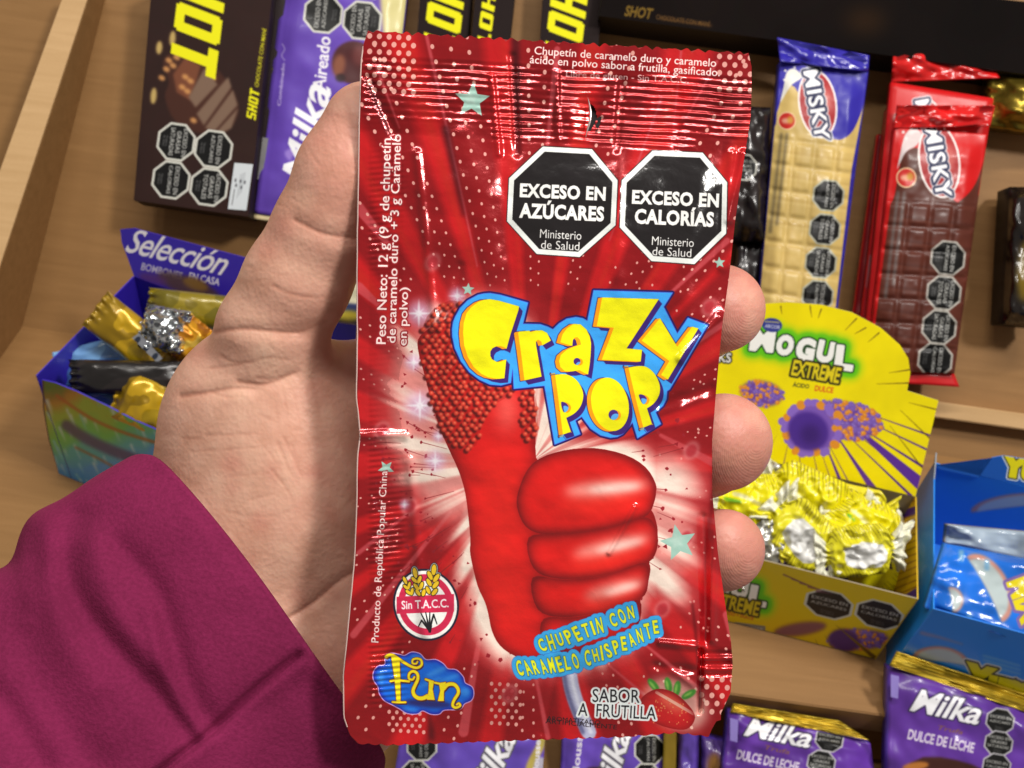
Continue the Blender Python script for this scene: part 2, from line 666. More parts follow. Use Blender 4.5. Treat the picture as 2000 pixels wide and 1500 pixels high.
def slab(name, quad, depth, thick_, mat, side, parent, can=None, bulge=0.0, wrinkle=0.0, seed=1, nr=40, nc=24, edge=.18, ribs=0, tilt=0.0, emboss=None):
    """printed body: the traced quad (TL TR BR BL, photo pixels) lies at depth; bulge and wrinkles in metres towards the viewer"""
    g = bilinear(np.asarray(quad, float), nr, nc)
    px, py = g[..., 0], g[..., 1]
    t, s = np.meshgrid(np.linspace(0, 1, nr), np.linspace(0, 1, nc), indexing='ij')
    off = np.zeros_like(px)
    if bulge:
        off += bulge * (sstep(0, edge, s) * sstep(1, 1 - edge, s) * sstep(0, edge * .6, t) * sstep(1, 1 - edge * .6, t))
    if wrinkle:
        w = noise2(nr, nc, max(4, nc / 4), seed, 3)
        off += wrinkle * w
    if emboss:                                  # moulded squares of chocolate pressing through the film
        n_s, n_t, dep_, t0 = emboss
        gs, gt = np.abs((s * n_s) % 1 - .5) * 2, np.abs((t * n_t) % 1 - .5) * 2
        off += dep_ * sstep(1.0, .62, gs) * sstep(1.0, .62, gt) * sstep(t0, t0 + .04, t)
    if ribs:
        off += .0005 * np.sin(t * ribs * 2 * math.pi)
    dep = depth - off + tilt * (t - .5)
    f = PA(px, py, dep).reshape(-1, 3)
    N = nr * nc
    ring = [c for c in range(nc)] + [r * nc + nc - 1 for r in range(1, nr)] + [(nr - 1) * nc + c for c in range(nc - 2, -1, -1)] + [r * nc for r in range(nr - 2, 0, -1)]
    k = len(ring)
    b1 = f[ring] + FW * thick_
    faces = grid_faces(nr, nc).tolist()
    nf = len(faces)
    mi = [0] * nf
    for i in range(k):
        j = (i + 1) % k
        faces.append([ring[i], ring[j], N + j, N + i])
        mi.append(1)
    faces.append([N + i for i in range(k)])
    mi.append(1)
    V = np.vstack([f, b1])
    uv = np.vstack([np.stack([px.ravel(), py.ravel()], -1), np.stack([px.ravel()[ring], py.ravel()[ring]], -1)])
    return mesh_obj(name, V, faces, mat, parent, bool(bulge or wrinkle or ribs), uv if can else None, can, [mat, side], mi)


def root_at(name, quad, depth, label, cat, group=None):
    c = np.asarray(quad, float)
    return tag(empty(name, tuple(P(*((c[2] + c[3]) / 2), depth))), label, cat, group)


YEL, BRN = (226, 222, 24), (44, 27, 24)
M_DARK = plain('dark_brown_card', (34, 22, 20), .6, spec=.25)
M_BLACK = plain('black_card', (16, 13, 13), .5, spec=.3)
EXC = {'a': ['EXCESO EN', 'AZÚCARES'], 'g': ['EXCESO EN', 'GRASAS', 'SATURADAS'], 'c': ['EXCESO EN', 'CALORÍAS'], 't': ['EXCESO EN', 'GRASAS', 'TOTALES']}


# ---- brown chocolate box with peanuts, left
def peanut_box():
    q = [(299, -60), (537, -60), (485, 423), (261, 391)]
    C = canvas_for(q, BRN)
    C.rgb *= (1 + .12 * noise2(C.h, C.w, 60, 2)[..., None])
    for x, y, r in [(311, 93, 13), (337, 75, 15), (300, 187, 16)]:
        C.fill(ellipse(x, y, 6, r, 5), (196, 168, 100), .9, blur=1)
    # picture of the broken bar
    C.fill(smooth_poly([(318, 120), (350, 100), (420, 130), (466, 205), (445, 255), (400, 262), (345, 240), (322, 190), (330, 160)], 3), (66, 38, 30), 1, blur=2)
    C.fill(np.array([(338, 145), (362, 112), (392, 128), (372, 196), (345, 180)]), (112, 66, 46), 1, blur=1.5)
    for x, y in [(345, 112), (325, 135), (338, 128), (316, 152), (362, 150), (356, 170), (366, 178), (372, 158), (378, 235), (330, 118), (416, 152)]:
        C.fill(ellipse(x, y, 7, 5, 30), (196, 140, 84), .9, blur=1.2)
    for pts in ([(400, 132), (425, 165), (382, 210), (368, 190)], [(428, 170), (446, 150), (452, 170), (398, 245), (384, 222)], [(455, 175), (464, 205), (420, 255), (400, 250)], [(466, 210), (452, 250), (430, 262), (424, 256)]):
        C.fill(np.array(pts), (118, 94, 78), 1, blur=.8)
    C.fill(block_word('SHOT', 391, 14, 250, 93, 97), YEL)
    C.fill(block_word('SHOT', 494, 203, 58, 19, -82), YEL)
    tx(C, 'CHOCOLATE CON MANÍ', 508, 112, 116, 10, -82, (200, 196, 30), bold=.03, shear=.15)
    for x, y, k in [(344, 277, 'g'), (417, 291, 'a'), (334, 351, 'c'), (408, 365, 't')]:
        warning(C, x, y, 37, 8, EXC[k], tang=97)
    r = root_at('chocolate_box', q, .628, 'dark brown chocolate box with yellow letters and four octagons, beside the thumb', 'chocolate box', 'dark chocolate boxes')
    slab('carton', q, .628, .020, printed('peanut_box_print', C, .6, 0, spec=.12), M_DARK, r, C, nr=14, nc=10)
    L = Canvas(430, 300, 510, 425, 1, (200, 206, 210))
    lp = [(458, 318), (494, 321), (481, 411), (445, 408)]
    for k in range(5):
        L.fill(same_way(thick([(462 + k * 2.4, 388 - k * 3), (470 + k * 2.4, 340 - k * 1)], .9)), (120, 124, 130), .5)
    L.fill(same_way(thick([(453, 400), (458, 370)], 1.4)), (50, 50, 54), .8)
    for k, (x, y) in enumerate([(460, 352), (470, 354), (478, 356), (461, 362), (471, 366)]):
        L.fill(ellipse(x, y, 2, 4, 8, 8), (60, 60, 66), .8)
    slab('price_sticker', lp, .6276, .0003, printed('sticker_print', L, .5), plain('sticker_white', (210, 212, 214), .5), r, L, nr=4, nc=4)
    # a second box of the same kind lies under it, only its edge shows
    q2 = [(520, -60), (566, -60), (510, 330), (478, 326)]
    C2 = canvas_for(q2, (34, 22, 22))
    tx(C2, 'CON MANÍ', 532, 158, 50, 8, -82, (130, 126, 30), bold=.02)
    r2 = root_at('chocolate_box', q2, .640, 'edge of a dark chocolate box peeping out between the brown box and the purple bar', 'chocolate box', 'dark chocolate boxes')
    slab('carton', q2, .640, .018, printed('peanut_box_edge_print', C2, .4, .2), M_BLACK, r2, C2, nr=8, nc=4)
    q3 = [(513, 268), (524, 270), (512, 352), (503, 350)]
    slab('barcode_label', q3, .6396, .0003, plain('grey_label', (120, 118, 118), .5), plain('grey_label_side', (120, 118, 118), .5), r2, nr=2, nc=2)


PUR = (98, 68, 172)
M_PURS = plain('purple_film', (78, 52, 150), .35, coat=.3)


def milk_word(C, cx, cy, w, h, ang, col=(240, 240, 244), edge=None):
    tx(C, 'Milka', cx, cy, w, h, ang, col, bold=.022, shear=.32, space=.98, edge=edge)


def airy_bar():
    q = [(556, -60), (800, -60), (742, 452), (497, 416)]
    C = canvas_for(q, PUR)
    C.rgb *= (1 + .12 * noise2(C.h, C.w, 70, 3)[..., None])
    C.fill(np.array([(738, -70), (820, -70), (760, 460), (690, 460), (735, 200), (748, 80)]), (206, 196, 132), 1, blur=3)
    C.fill(ellipse(690, 122, 42, 42), (74, 32, 34), 1, blur=1.5)
    C.fill(ellipse(662, 128, 12, 22, 10), (140, 84, 60), .9, blur=3)
    C.fill(ellipse(702, 108, 14, 20), (118, 64, 62), .8, blur=4)
    C.fill(ellipse(665, 152, 10, 8), (40, 16, 20), .9, blur=2)
    warning(C, 631, 27, 38, 6, EXC['a'], tang=-84)
    warning(C, 707, 40, 38, 6, EXC['g'], tang=-84)
    warning(C, 722, -38, 36, 6, EXC['c'], tang=-84)
    C.fill(smooth_poly([(556, 296), (590, 284), (600, 300), (574, 302), (566, 314)], 3), (150, 124, 206), .9, blur=1)
    tx(C, 'Aireado', 628, 124, 106, 26, -84, (238, 236, 240), bold=.02, shear=.1)
    milk_word(C, 598, 262, 200, 62, -78)
    tx(C, 'Combinado', 549, 165, 84, 7, -84, (190, 176, 220), bold=.02)
    C.fill(same_way(thick(smooth_poly([(551, 86), (556, 96), (550, 108), (556, 118)], 4, False), 2)), (180, 164, 216), .8)
    r = root_at('chocolate_bar', q, .640, 'purple chocolate bar with cream edge behind the thumb tip', 'chocolate bar')
    slab('wrapper', q, .640, .010, printed('airy_bar_print', C, .45, .08), M_PURS, r, C, bulge=.004, wrinkle=.0022, seed=5, nr=60, nc=30)
    qe = [(497, 416), (742, 452), (739, 464), (495, 427)]
    slab('end_seal', qe, .641, .0006, plain('cream_seal', (214, 196, 150), .45), plain('cream_seal_b', (200, 184, 140), .5), r, wrinkle=.001, nr=4, nc=30)


def upright_boxes():
    for k, (q, dep, tt, lab) in enumerate([
            ([(826, -70), (926, -70), (912, 96), (812, 96)], .640, (870, 10, 150, 70, 97), 'dark box with yellow letters touching the purple bar, above the packet'),
            ([(934, -70), (1012, -70), (992, 110), (918, 110)], .634, (952, 22, 120, 26, 97), 'dark box seen edge on with narrow yellow letters above the packet'),
            ([(1064, -70), (1180, -70), (1166, 130), (1052, 130)], .640, (1108, 28, 150, 72, 97), 'dark box with yellow letters beside the long dark carton')]):
        C = canvas_for(q, (30, 19, 18))
        x, y, w, h, a = tt
        C.fill(block_word('SHOT', x, y, w * 1.25, h, a), YEL)
        r = root_at('chocolate_box', q, dep, lab, 'chocolate box', 'dark chocolate boxes')
        slab('carton', q, dep, .016, printed('upright_box_print', C, .6, 0, spec=.1), M_DARK, r, C, nr=10, nc=8)
    # long dark carton lying across the top
    q = [(1188, -90), (2060, 10), (2040, 150), (1170, 31)]
    C = canvas_for(q, (17, 12, 11))
    C.rgb *= (1 + .5 * noise2(C.h, C.w, 160, 7)[..., None])
    C.fill(ellipse(1690, 40, 40, 26), (60, 38, 18), .55, blur=16)  # soft brownish glow painted into the carton's colour
    tx(C, 'SHOT', 1248, 24, 56, 22, 7, (108, 84, 34), bold=.04, shear=.2)
    tx(C, 'CHOCOLATE CON MANÍ', 1334, 39, 106, 12, 8, (92, 66, 36), bold=.02)
    C.fill(same_way(thick([(1290, 36), (1388, 50)], 6)), (96, 66, 34), .5, blur=2)
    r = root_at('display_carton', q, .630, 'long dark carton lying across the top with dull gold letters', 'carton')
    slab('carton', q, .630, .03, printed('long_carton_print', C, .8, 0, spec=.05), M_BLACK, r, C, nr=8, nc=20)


def misky_art(q, base, choc, lines, ov, word, seal, octs, splash, red):
    C = canvas_for(q, base)
    return C


M_BLUES = plain('blue_film', (44, 40, 140), .3, coat=.4)
M_REDS = plain('red_film', (186, 24, 26), .3, coat=.4)


def logo_oval(C, x, y, rx, ry, ang, w, h, wang):
    C.fill(ellipse(x, y, rx, ry, ang), (232, 226, 224), 1)
    o = ellipse(x, y, rx * .9, ry * .94, ang)
    C.fill(o, (158, 26, 30), 1)
    C.paint(C.mask(ellipse(x + rx * .35, y - ry * .1, rx * .4, ry * .4, ang), blur=7) * C.mask(o), (206, 120, 110), .8)
    s = text_shape('MISKY', x - 2, y + 2, w, h, wang, bold=.025, space=1.08)
    C.fill(outline(s, 6.5), (226, 226, 228), 1)
    C.fill(outline(s, 4.6), (30, 34, 72), 1)
    C.fill(s, (238, 238, 240), 1)


def seal_dot(C, x, y, r):
    C.fill(ellipse(x, y, r, r), (224, 190, 150), 1)
    C.fill(ellipse(x, y, r * .86, r * .86), (190, 40, 36), 1)
    C.fill(ellipse(x - r * .1, y, r * .5, r * .3), (232, 190, 160), .8, blur=1)
    C.fill(ellipse(x + r * .4, y - r * .1, r * .35, r * .45), (190, 150, 50), .8, blur=1)


def white_bar():
    q = [(1524, 120), (1696, 140), (1618, 742), (1472, 720)]
    C = canvas_for([(1500, 50), (1720, 50), (1720, 770), (1440, 770)], (198, 170, 102))
    C.rgb *= (1 + .12 * noise2(C.h, C.w, 40, 9)[..., None])
    for k in range(9):                                   # squares of white chocolate
        y = 300 + k * 46
        C.fill(same_way(thick([(1520 - k * 5, y - 6), (1676 - k * 6, y + 16)], 3)), (170, 138, 74), .55, blur=2)
        C.fill(same_way(thick([(1520 - k * 5, y), (1676 - k * 6, y + 22)], 2)), (226, 204, 146), .5, blur=2)
    for x in (1570, 1608, 1645):
        C.fill(same_way(thick([(x, 270), (x - 62, 740)], 2.5)), (172, 140, 78), .5, blur=2)
    blue = smooth_poly([(1500, 40), (1740, 40), (1700, 160), (1680, 225), (1660, 262), (1630, 272), (1590, 240), (1552, 170), (1530, 180), (1515, 225), (1490, 230)], 4)
    C.fill(blue, (50, 42, 158), 1)
    C.fill(same_way(thick([(1706, 110), (1694, 190), (1668, 330), (1620, 745)], 9)), (44, 40, 140), 1)
    C.fill(same_way(thick([(1514, 160), (1508, 240)], 16)), (44, 40, 140), 1)
    C.fill(smooth_poly([(1536, 142), (1548, 134), (1560, 140), (1566, 152), (1548, 164), (1534, 184), (1524, 200), (1530, 172)], 3), (222, 220, 210), 1)
    for x, y in [(1534, 138), (1552, 132), (1532, 156), (1543, 150)]:
        C.fill(ellipse(x, y, 2.5, 2.5), (230, 228, 222), 1)
    logo_oval(C, 1597, 203, 38, 68, -8, 138, 30, 80)
    seal_dot(C, 1537, 236, 18)
    for x0, y0, n in [(1526, 262, 13), (1537, 262, 12)]:
        for k in range(n):
            C.fill(same_way(thick([(x0 - k * 1.7, y0 + k * 15), (x0 - k * 1.7 - 1.2, y0 + k * 15 + 11)], 6)), (98, 88, 66), .75, blur=.8)
    for x, y, k in [(1618, 382, 'a'), (1611, 448, 't'), (1603, 513, 'g'), (1597, 578, 'c'), (1590, 644, 'a')]:
        warning(C, x, y, 31, 6, EXC[k], tang=97, edge=(168, 168, 150))
    r = root_at('chocolate_bar', q, .628, 'white chocolate bar in a blue topped wrapper with a red oval badge', 'chocolate bar')
    slab('wrapper', q, .630, .010, printed('white_bar_print', C, .38, .06, spec=.22), M_BLUES, r, C, bulge=.004, wrinkle=.0012, seed=8, nr=170, nc=56, emboss=(4, 12, .0011, .22))
    qe = [(1518, 73), (1698, 108), (1696, 140), (1524, 120)]
    slab('end_seal', qe, .628, .0008, printed('white_bar_seal_print', C, .25, .5), M_BLUES, r, C, wrinkle=.006, seed=4, nr=14, nc=30)


def red_bars():
    tops = [((1742, 116), (1948, 158), .636), ((1748, 240), (1932, 262), .622)]
    specs = [  # TL TR BR BL of body, depth, top seal quad or None, label, full print
        ([(1715, 262), (1890, 276), (1826, 752), (1650, 744)], .6465, None, 'lowest red chocolate bar of the stack, only its dark left edge showing'),
        ([(1732, 214), (1905, 236), (1842, 752), (1668, 744)], .6405, None, 'second lowest red chocolate bar of the stack, showing a thin red edge'),
        ([(1741, 160), (1941, 192), (1852, 750), (1682, 742)], .6345, [(1746, 92), (1930, 118), (1953, 152), (1741, 160)], 'red chocolate bar under the top one, its crumpled red end sticking out above'),
        ([(1748, 250), (1928, 262), (1864, 730), (1694, 724)], .6285, [(1752, 205), (1944, 206), (1934, 246), (1746, 250)], 'topmost red chocolate bar of the stack with brown squares and an oval badge')]
    for k, (q, dep, seal, lab) in enumerate(specs):
        C = canvas_for([(1640, 80), (1970, 80), (1970, 780), (1640, 780)], (84, 40, 30))
        C.rgb *= (1 + .14 * noise2(C.h, C.w, 40, 19 + k)[..., None])
        if k == 3:
            for j in range(10):
                y = 420 + j * 46
                C.fill(same_way(thick([(1740 - j * 5, y), (1912 - j * 6, y + 22)], 2.6)), (64, 30, 24), .7, blur=1.6)
                C.fill(same_way(thick([(1740 - j * 5, y + 5), (1912 - j * 6, y + 27)], 2)), (124, 76, 60), .5, blur=1.6)
            for x in (1790, 1832, 1872):
                C.fill(same_way(thick([(x, 390), (x - 48, 740)], 2.4)), (66, 32, 26), .6, blur=1.6)
            C.fill(smooth_poly([(1730, 180), (1960, 180), (1925, 300), (1905, 358), (1880, 388), (1862, 390), (1830, 330), (1795, 290), (1765, 300), (1756, 330), (1744, 390), (1728, 380)], 4), (198, 22, 24), 1)
            C.fill(smooth_poly([(1768, 262), (1784, 250), (1800, 262), (1790, 284), (1770, 296), (1758, 318), (1752, 330), (1760, 290)], 3), (206, 200, 200), .95)
            for x, y in [(1764, 258), (1782, 246), (1770, 270)]:
                C.fill(ellipse(x, y, 3, 3), (220, 214, 212), 1)
            logo_oval(C, 1834, 314, 41, 74, -8, 142, 32, 80)
            seal_dot(C, 1770, 347, 20)
            for x0, y0, n in [(1754, 376, 16), (1766, 376, 14)]:
                for j in range(n):
                    C.fill(same_way(thick([(x0 - j * 1.6, y0 + j * 13), (x0 - j * 1.6 - 1, y0 + j * 13 + 10)], 7)), (110, 106, 106), .7, blur=.8)
            for x, y, t in [(1851, 504, 'a'), (1843, 572, 't'), (1834, 639, 'g'), (1826, 703, 'c')]:
                warning(C, x, y, 34, 6, EXC[t], tang=97, edge=(170, 166, 158))
            C.fill(same_way(thick([(1752, 256), (1692, 730)], 10)), (190, 24, 24), 1)
            C.fill(same_way(thick([(1933, 270), (1915, 380)], 10)), (190, 24, 24), 1)
        elif k == 2:
            C.rgb[:] = np.array((196, 24, 26)) / 255
            logo_oval(C, 1812, 250, 34, 60, -8, 116, 28, 80)
            C.fill(ellipse(1750, 230, 6, 10), (216, 200, 196), .9, blur=1)
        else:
            C.rgb[:] = np.array((150, 20, 24) if k == 1 else (112, 14, 18)) / 255  # shade within the stack painted in: lower bars get a darker red
        C.fill(same_way(thick([(1690, 560), (1700, 500)], 5)), (120, 110, 112), .6 if k < 2 else 0)
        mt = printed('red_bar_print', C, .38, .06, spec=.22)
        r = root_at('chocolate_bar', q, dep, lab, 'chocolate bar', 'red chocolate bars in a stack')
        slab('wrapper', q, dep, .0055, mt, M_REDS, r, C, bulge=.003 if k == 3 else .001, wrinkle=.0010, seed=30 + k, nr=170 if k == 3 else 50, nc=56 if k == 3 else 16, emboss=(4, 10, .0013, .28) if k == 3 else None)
        if seal:
            C3 = canvas_for(seal, (200, 24, 24))
            C3.rgb *= (1 + .2 * noise2(C3.h, C3.w, 20, 50 + k)[..., None])
            slab('end_seal', seal, dep - .002, .0006, printed('red_seal_print', C3, .22, .6), M_REDS, r, C3, wrinkle=.007, seed=60 + k, nr=20, nc=36)
        if k == 3:
            slab('end_seal', [(1694, 724), (1864, 730), (1874, 756), (1690, 744)], dep + .003, .001, plain('red_seal_low', (188, 20, 24), .3, coat=.4), M_REDS, r, wrinkle=.001, nr=5, nc=20)


def dark_pieces():
    # black crumpled wrapper half hidden by the packet's right edge
    q = [(1420, 205), (1506, 210), (1492, 470), (1400, 470)]
    C = canvas_for(q, (26, 20, 20))
    C.rgb *= (1 + .7 * noise2(C.h, C.w, 22, 71)[..., None])
    warning(C, 1452, 326, 26, 6, EXC['t'], tang=6)
    r = root_at('wrapped_sweet', q, .632, 'black crumpled wrapper between the red packet and the blue topped bar', 'wrapped sweet')
    slab('wrapper', q, .632, .014, printed('black_wrapper_print', C, .3, .4), M_BLACK, r, C, bulge=.006, wrinkle=.008, seed=70, nr=30, nc=16)
    slab('wrapper_tail', [(1440, 470), (1498, 470), (1480, 590), (1430, 600)], .642, .008, plain('black_film', (28, 20, 22), .3, coat=.3), M_BLACK, r, bulge=.003, wrinkle=.004, seed=72, nr=20, nc=12)
    q = [(1972, 365), (2060, 365), (2040, 640), (1958, 632)]
    C = canvas_for(q, (24, 18, 16))
    C.fill(ellipse(2010, 520, 22, 70, 8), (128, 104, 22), .9, blur=5)
    r = root_at('wrapped_sweet', q, .634, 'black and yellow wrapper cut off by the right edge of the picture', 'wrapped sweet')
    slab('wrapper', q, .634, .016, printed('black_yellow_print', C, .25, .5), M_BLACK, r, C, bulge=.010, wrinkle=.006, seed=75, nr=30, nc=16)
    q = [(1936, 128), (2070, 146), (2060, 262), (1926, 244)]
    r = root_at('wrapped_sweet', q, .642, 'gold foil roll beside the red bars at the right edge', 'wrapped sweet')
    g = plain('gold_foil', (150, 128, 48), .28, metal=.85, vary=.25, scale=120, bump=.3, bscale=160)
    slab('wrapper', q, .640, .012, g, g, r, bulge=.012, wrinkle=.003, seed=78, nr=30, nc=20, edge=.5)


peanut_box()
airy_bar()
upright_boxes()
white_bar()
red_bars()
dark_pieces()


# ================================================================== open cartons on the tier
def on_plane(px, py, o, n):
    """where the line of sight of a traced photo point meets a panel's plane"""
    d = np.array(P(px, py, 1.0)) - np.array(CAM)
    return np.array(CAM) + d * (np.dot(np.asarray(o) - np.array(CAM), n) / np.dot(d, n))


def poly_panel(name, pts, n, thick_, mat, parent, can=None, back=None):
    """panel of any outline: pts world points on one plane, n its normal pointing away from the viewer"""
    pts = np.asarray(pts, float)
    k = len(pts)
    V = np.vstack([pts, pts + np.asarray(n) * thick_])
    f = [list(range(k)), list(range(2 * k - 1, k - 1, -1))] + [[(i + 1) % k, i, i + k, (i + 1) % k + k] for i in range(k)]
    x, y = to_px(V[:k])
    uv = np.stack([x, y], -1)
    return mesh_obj(name, V, f, mat, parent, False, np.vstack([uv, uv]) if can else None, can, [mat, back or mat], [0] + [1] * (k + 1))


class Carton:
    def __init__(s, name, corner, d, psi, side, W, D, H, label, group=None):
        a = math.radians(psi)
        s.X, s.Y, s.Z = np.array([math.cos(a), -math.sin(a), 0]), np.array([math.sin(a), math.cos(a), 0]), EZ
        o = np.array(P(*corner, d))
        s.rl = o if side == 'L' else o - s.X * W          # rear top left
        s.W, s.D, s.H = W, D, H
        c = s.pt(.5, 1, 0) - s.Z * (s.rl[2] - Z_FLOOR)
        s.H = s.rl[2] - Z_FLOOR - .0005
        s.root = tag(empty(name, tuple(c)), label, 'carton', group)

    def pt(s, u, v, h):
        """u along the width 0..1, v from rear to front 0..1, h metres below the rim"""
        return s.rl + s.X * s.W * u - s.Y * s.D * v - s.Z * h

    def wall(s, name, q, mat, can=None, inner=None, away=None, t=.0006, n=8):
        return board(name, [s.pt(*c) for c in q], t, mat, s.root, can, inner or mat, n, n, away)


def art_for_panel(pts, bg, sc=.75, pad=10):
    x, y = to_px(np.asarray(pts))
    return Canvas(x.min() - pad, y.min() - pad, x.max() + pad, y.max() + pad, sc, bg)


YW, PU = (240, 222, 0), (84, 40, 134)
M_CARD = plain('grey_card', (150, 138, 116), .8)


def burst(C, cx, cy, angs, r0, r1, col, w, seed=1):
    rg = np.random.default_rng(seed)
    for a in angs:
        t = math.radians(a)
        q = rg.uniform(.7, 1.3)
        C.fill(same_way([np.array([(cx + r0 * math.cos(t), cy + r0 * math.sin(t)), (cx + r1 * math.cos(t + w * q), cy + r1 * math.sin(t + w * q)), (cx + r1 * math.cos(t - w * q), cy + r1 * math.sin(t - w * q))])]), col, 1)


def gummy(C, x, y, rx, ry, ang, seed, open_end=True, bead=4.6):
    rg = np.random.default_rng(seed)
    C.fill(ellipse(x, y, rx, ry, ang), (112, 72, 160), 1, blur=2)
    a = math.radians(ang)
    for _ in range(int(rx * ry / 9)):
        t, r = rg.uniform(0, 6.28), math.sqrt(rg.uniform(0, 1)) * 1.04
        u, v = rx * r * math.cos(t), ry * r * math.sin(t)
        px, py = x + u * math.cos(a) - v * math.sin(a), y + u * math.sin(a) + v * math.cos(a)
        if open_end and u < -rx * .1:
            continue
        o = rg.random() < .42
        q = bead * rg.uniform(.7, 1.2)
        C.fill(ellipse(px, py, q, q * .85, rg.uniform(0, 90), 8), (222, 138, 40) if o else (124, 92, 184), 1, blur=.5)
        C.fill(ellipse(px - 1, py - 1.4, q * .4, q * .3, 0, 6), (246, 190, 100) if o else (160, 132, 212), .8, blur=.5)


def mogul_word(C, cx, cy, w, h, ang, col=(246, 246, 242)):
    """puffy letters set one by one, each with its own dark rim"""
    a = math.radians(ang)
    at = lambda u, v: (cx + u * math.cos(a) - v * math.sin(a), cy + u * math.sin(a) + v * math.cos(a))
    L = [('M', -.38, -.05, .25, .92, -4), ('O', -.16, .0, .17, .80, 2), ('G', .04, .02, .19, .90, 0), ('U', .23, -.02, .17, .84, 3), ('L', .42, .08, .19, .98, -3)]
    sh = [text_shape(c, *at(u * w, v * h), q * w * .86, hh * h * .84, ang + r, bold=.035) for c, u, v, q, hh, r in L]
    al = [q for s_ in sh for q in s_]
    C.fill(outline(al, 22), (170, 214, 20), .8, blur=5)
    C.fill(outline(al, 14), (96, 196, 24), 1, blur=2.5)
    for s_ in sh:
        C.fill(outline(s_, 5.2), (30, 66, 28), 1)
        C.fill(outline(s_, 2.2) + s_, col, 1)


def yellow_carton():
    b = Carton('candy_carton', (1788, 970), .56, 7.5, 'R', .15, .062, .060, 'open yellow candy carton with a domed header and purple bursts')
    lean = math.radians(31)
    up = b.Z * math.cos(lean) + b.Y * math.sin(lean)
    n = np.cross(b.X, up)
    n = n if np.dot(n, FW) > 0 else -n
    # header
    tr = [(1788, 970), (1833, 782), (1772, 763), (1778, 728), (1774, 700), (1758, 674), (1720, 640), (1664, 610), (1604, 595), (1540, 590), (1470, 594), (1400, 600), (1340, 614), (1300, 636), (1285, 664), (1284, 690), (1234, 682), (1226, 834)]
    o = b.pt(1, 0, 0)
    pts = [on_plane(x, y, o, n) for x, y in tr]
    C = art_for_panel(pts, YW, .85)
    C.rgb *= (1 + .06 * noise2(C.h, C.w, 40, 3)[..., None])
    burst(C, 1570, 760, [20, 26, 33, 39, 45, 54, 64, 73, 80, 92, 104, 118], 95, 330, PU, .009, 2)
    burst(C, 1570, 740, [42], 90, 330, (92, 46, 150), .055, 3)
    burst(C, 1570, 740, [58, 70], 110, 300, (92, 46, 150), .02, 4)
    for x0, y0, x1, y1 in [(1525, 598, 1528, 614), (1582, 598, 1586, 620), (1604, 604, 1598, 622), (1672, 622, 1650, 645), (1690, 640, 1668, 652), (1716, 650, 1694, 668), (1775, 722, 1735, 728), (1774, 748, 1712, 750),
                           (1830, 800, 1776, 786), (1820, 860, 1760, 800), (1806, 920, 1740, 830), (1470, 600, 1474, 616)]:
        C.fill(same_way(thick([(x0, y0), (x1, y1)], 2.6, .6)), (88, 62, 20), .85)
    gummy(C, 1492, 768, 42, 24, 10, 5, False, 4)
    gummy(C, 1650, 820, 74, 36, 8, 6, False, 5.4)
    C.fill(ellipse(1588, 838, 52, 48, 30), (124, 88, 186), 1, blur=2)
    rg = np.random.default_rng(3)
    for k in range(26):
        t = k / 26 * 6.28
        C.fill(ellipse(1590 + 54 * math.cos(t) * rg.uniform(.9, 1.1), 836 + 50 * math.sin(t) * rg.uniform(.9, 1.1), rg.uniform(7, 12), rg.uniform(6, 10), rg.uniform(0, 90), 10), (226, 146, 44) if k % 3 == 0 else (140, 106, 204), 1, blur=.6)
    C.fill(ellipse(1584, 842, 40, 38, 30), (76, 44, 146), 1, blur=3)
    C.fill(ellipse(1588, 848, 20, 20), (58, 30, 112), .9, blur=6)
    mogul_word(C, 1566, 680, 204, 56, 10)
    s = text_shape('EXTREME', 1596, 726, 94, 31, 10, bold=.03, space=.95)
    C.fill(outline(s, 4), (54, 50, 20), 1)
    C.fill(s, (226, 206, 30), 1)
    tx(C, 'ÁCIDO', 1568, 752, 32, 10, 7, (60, 60, 40), bold=.02)
    tx(C, 'DULCE', 1613, 760, 36, 11, 7, (216, 70, 40), bold=.02)
    tx(C, 'STICKS', 1394, 697, 72, 19, 4, (244, 244, 240), bold=.02, edge=[(3, (60, 56, 40))])
    C.fill(ellipse(1508, 635, 20, 14, 5), (54, 62, 140), 1)
    C.fill(same_way(thick([(1494, 628), (1522, 630)], 2)), (200, 190, 120), .9)
    tx(C, 'ARCOR', 1509, 638, 30, 7, 6, (220, 222, 235), bold=.02)
    poly_panel('header_panel', pts, n, .0007, printed('yellow_header_print', C, .42, .2), b.root, C, M_CARD)
    # front panel
    q = [(0, 1, 0), (1, 1, 0), (1, 1, b.H), (0, 1, b.H)]
    C = art_for_panel([b.pt(*c) for c in q], (226, 196, 6), .85)
    mogul_word(C, 1400, 1140, 200, 44, 14)
    s = text_shape('EXTREME', 1432, 1178, 104, 28, 13, bold=.03)
    C.fill(outline(s, 3.4), (54, 50, 20), 1)
    C.fill(s, (216, 196, 30), 1)
    tx(C, 'ÁCIDO + DULCE', 1440, 1200, 64, 8, 12, (190, 70, 50), bold=.02)
    C.fill(np.array([(1434, 1214), (1494, 1222), (1494, 1244), (1432, 1236)]), (130, 128, 124), 1)
    tx(C, 'STICKS', 1464, 1230, 50, 14, 8, (200, 200, 196), bold=.03)
    warning(C, 1618, 1180, 48, 14, EXC['a'], 27)
    warning(C, 1716, 1200, 48, 14, EXC['c'], 27)
    C.fill(ellipse(1562, 1228, 52, 13, -8), (138, 86, 96), 1, blur=2)
    gummy(C, 1675, 1248, 60, 20, 0, 9, False, 3.6)
    C.fill(ellipse(1648, 1250, 30, 22, 10), (76, 36, 116), 1, blur=2)
    burst(C, 1560, 1160, [58, 70, 80, 40], 90, 200, (120, 92, 20), .02, 8)
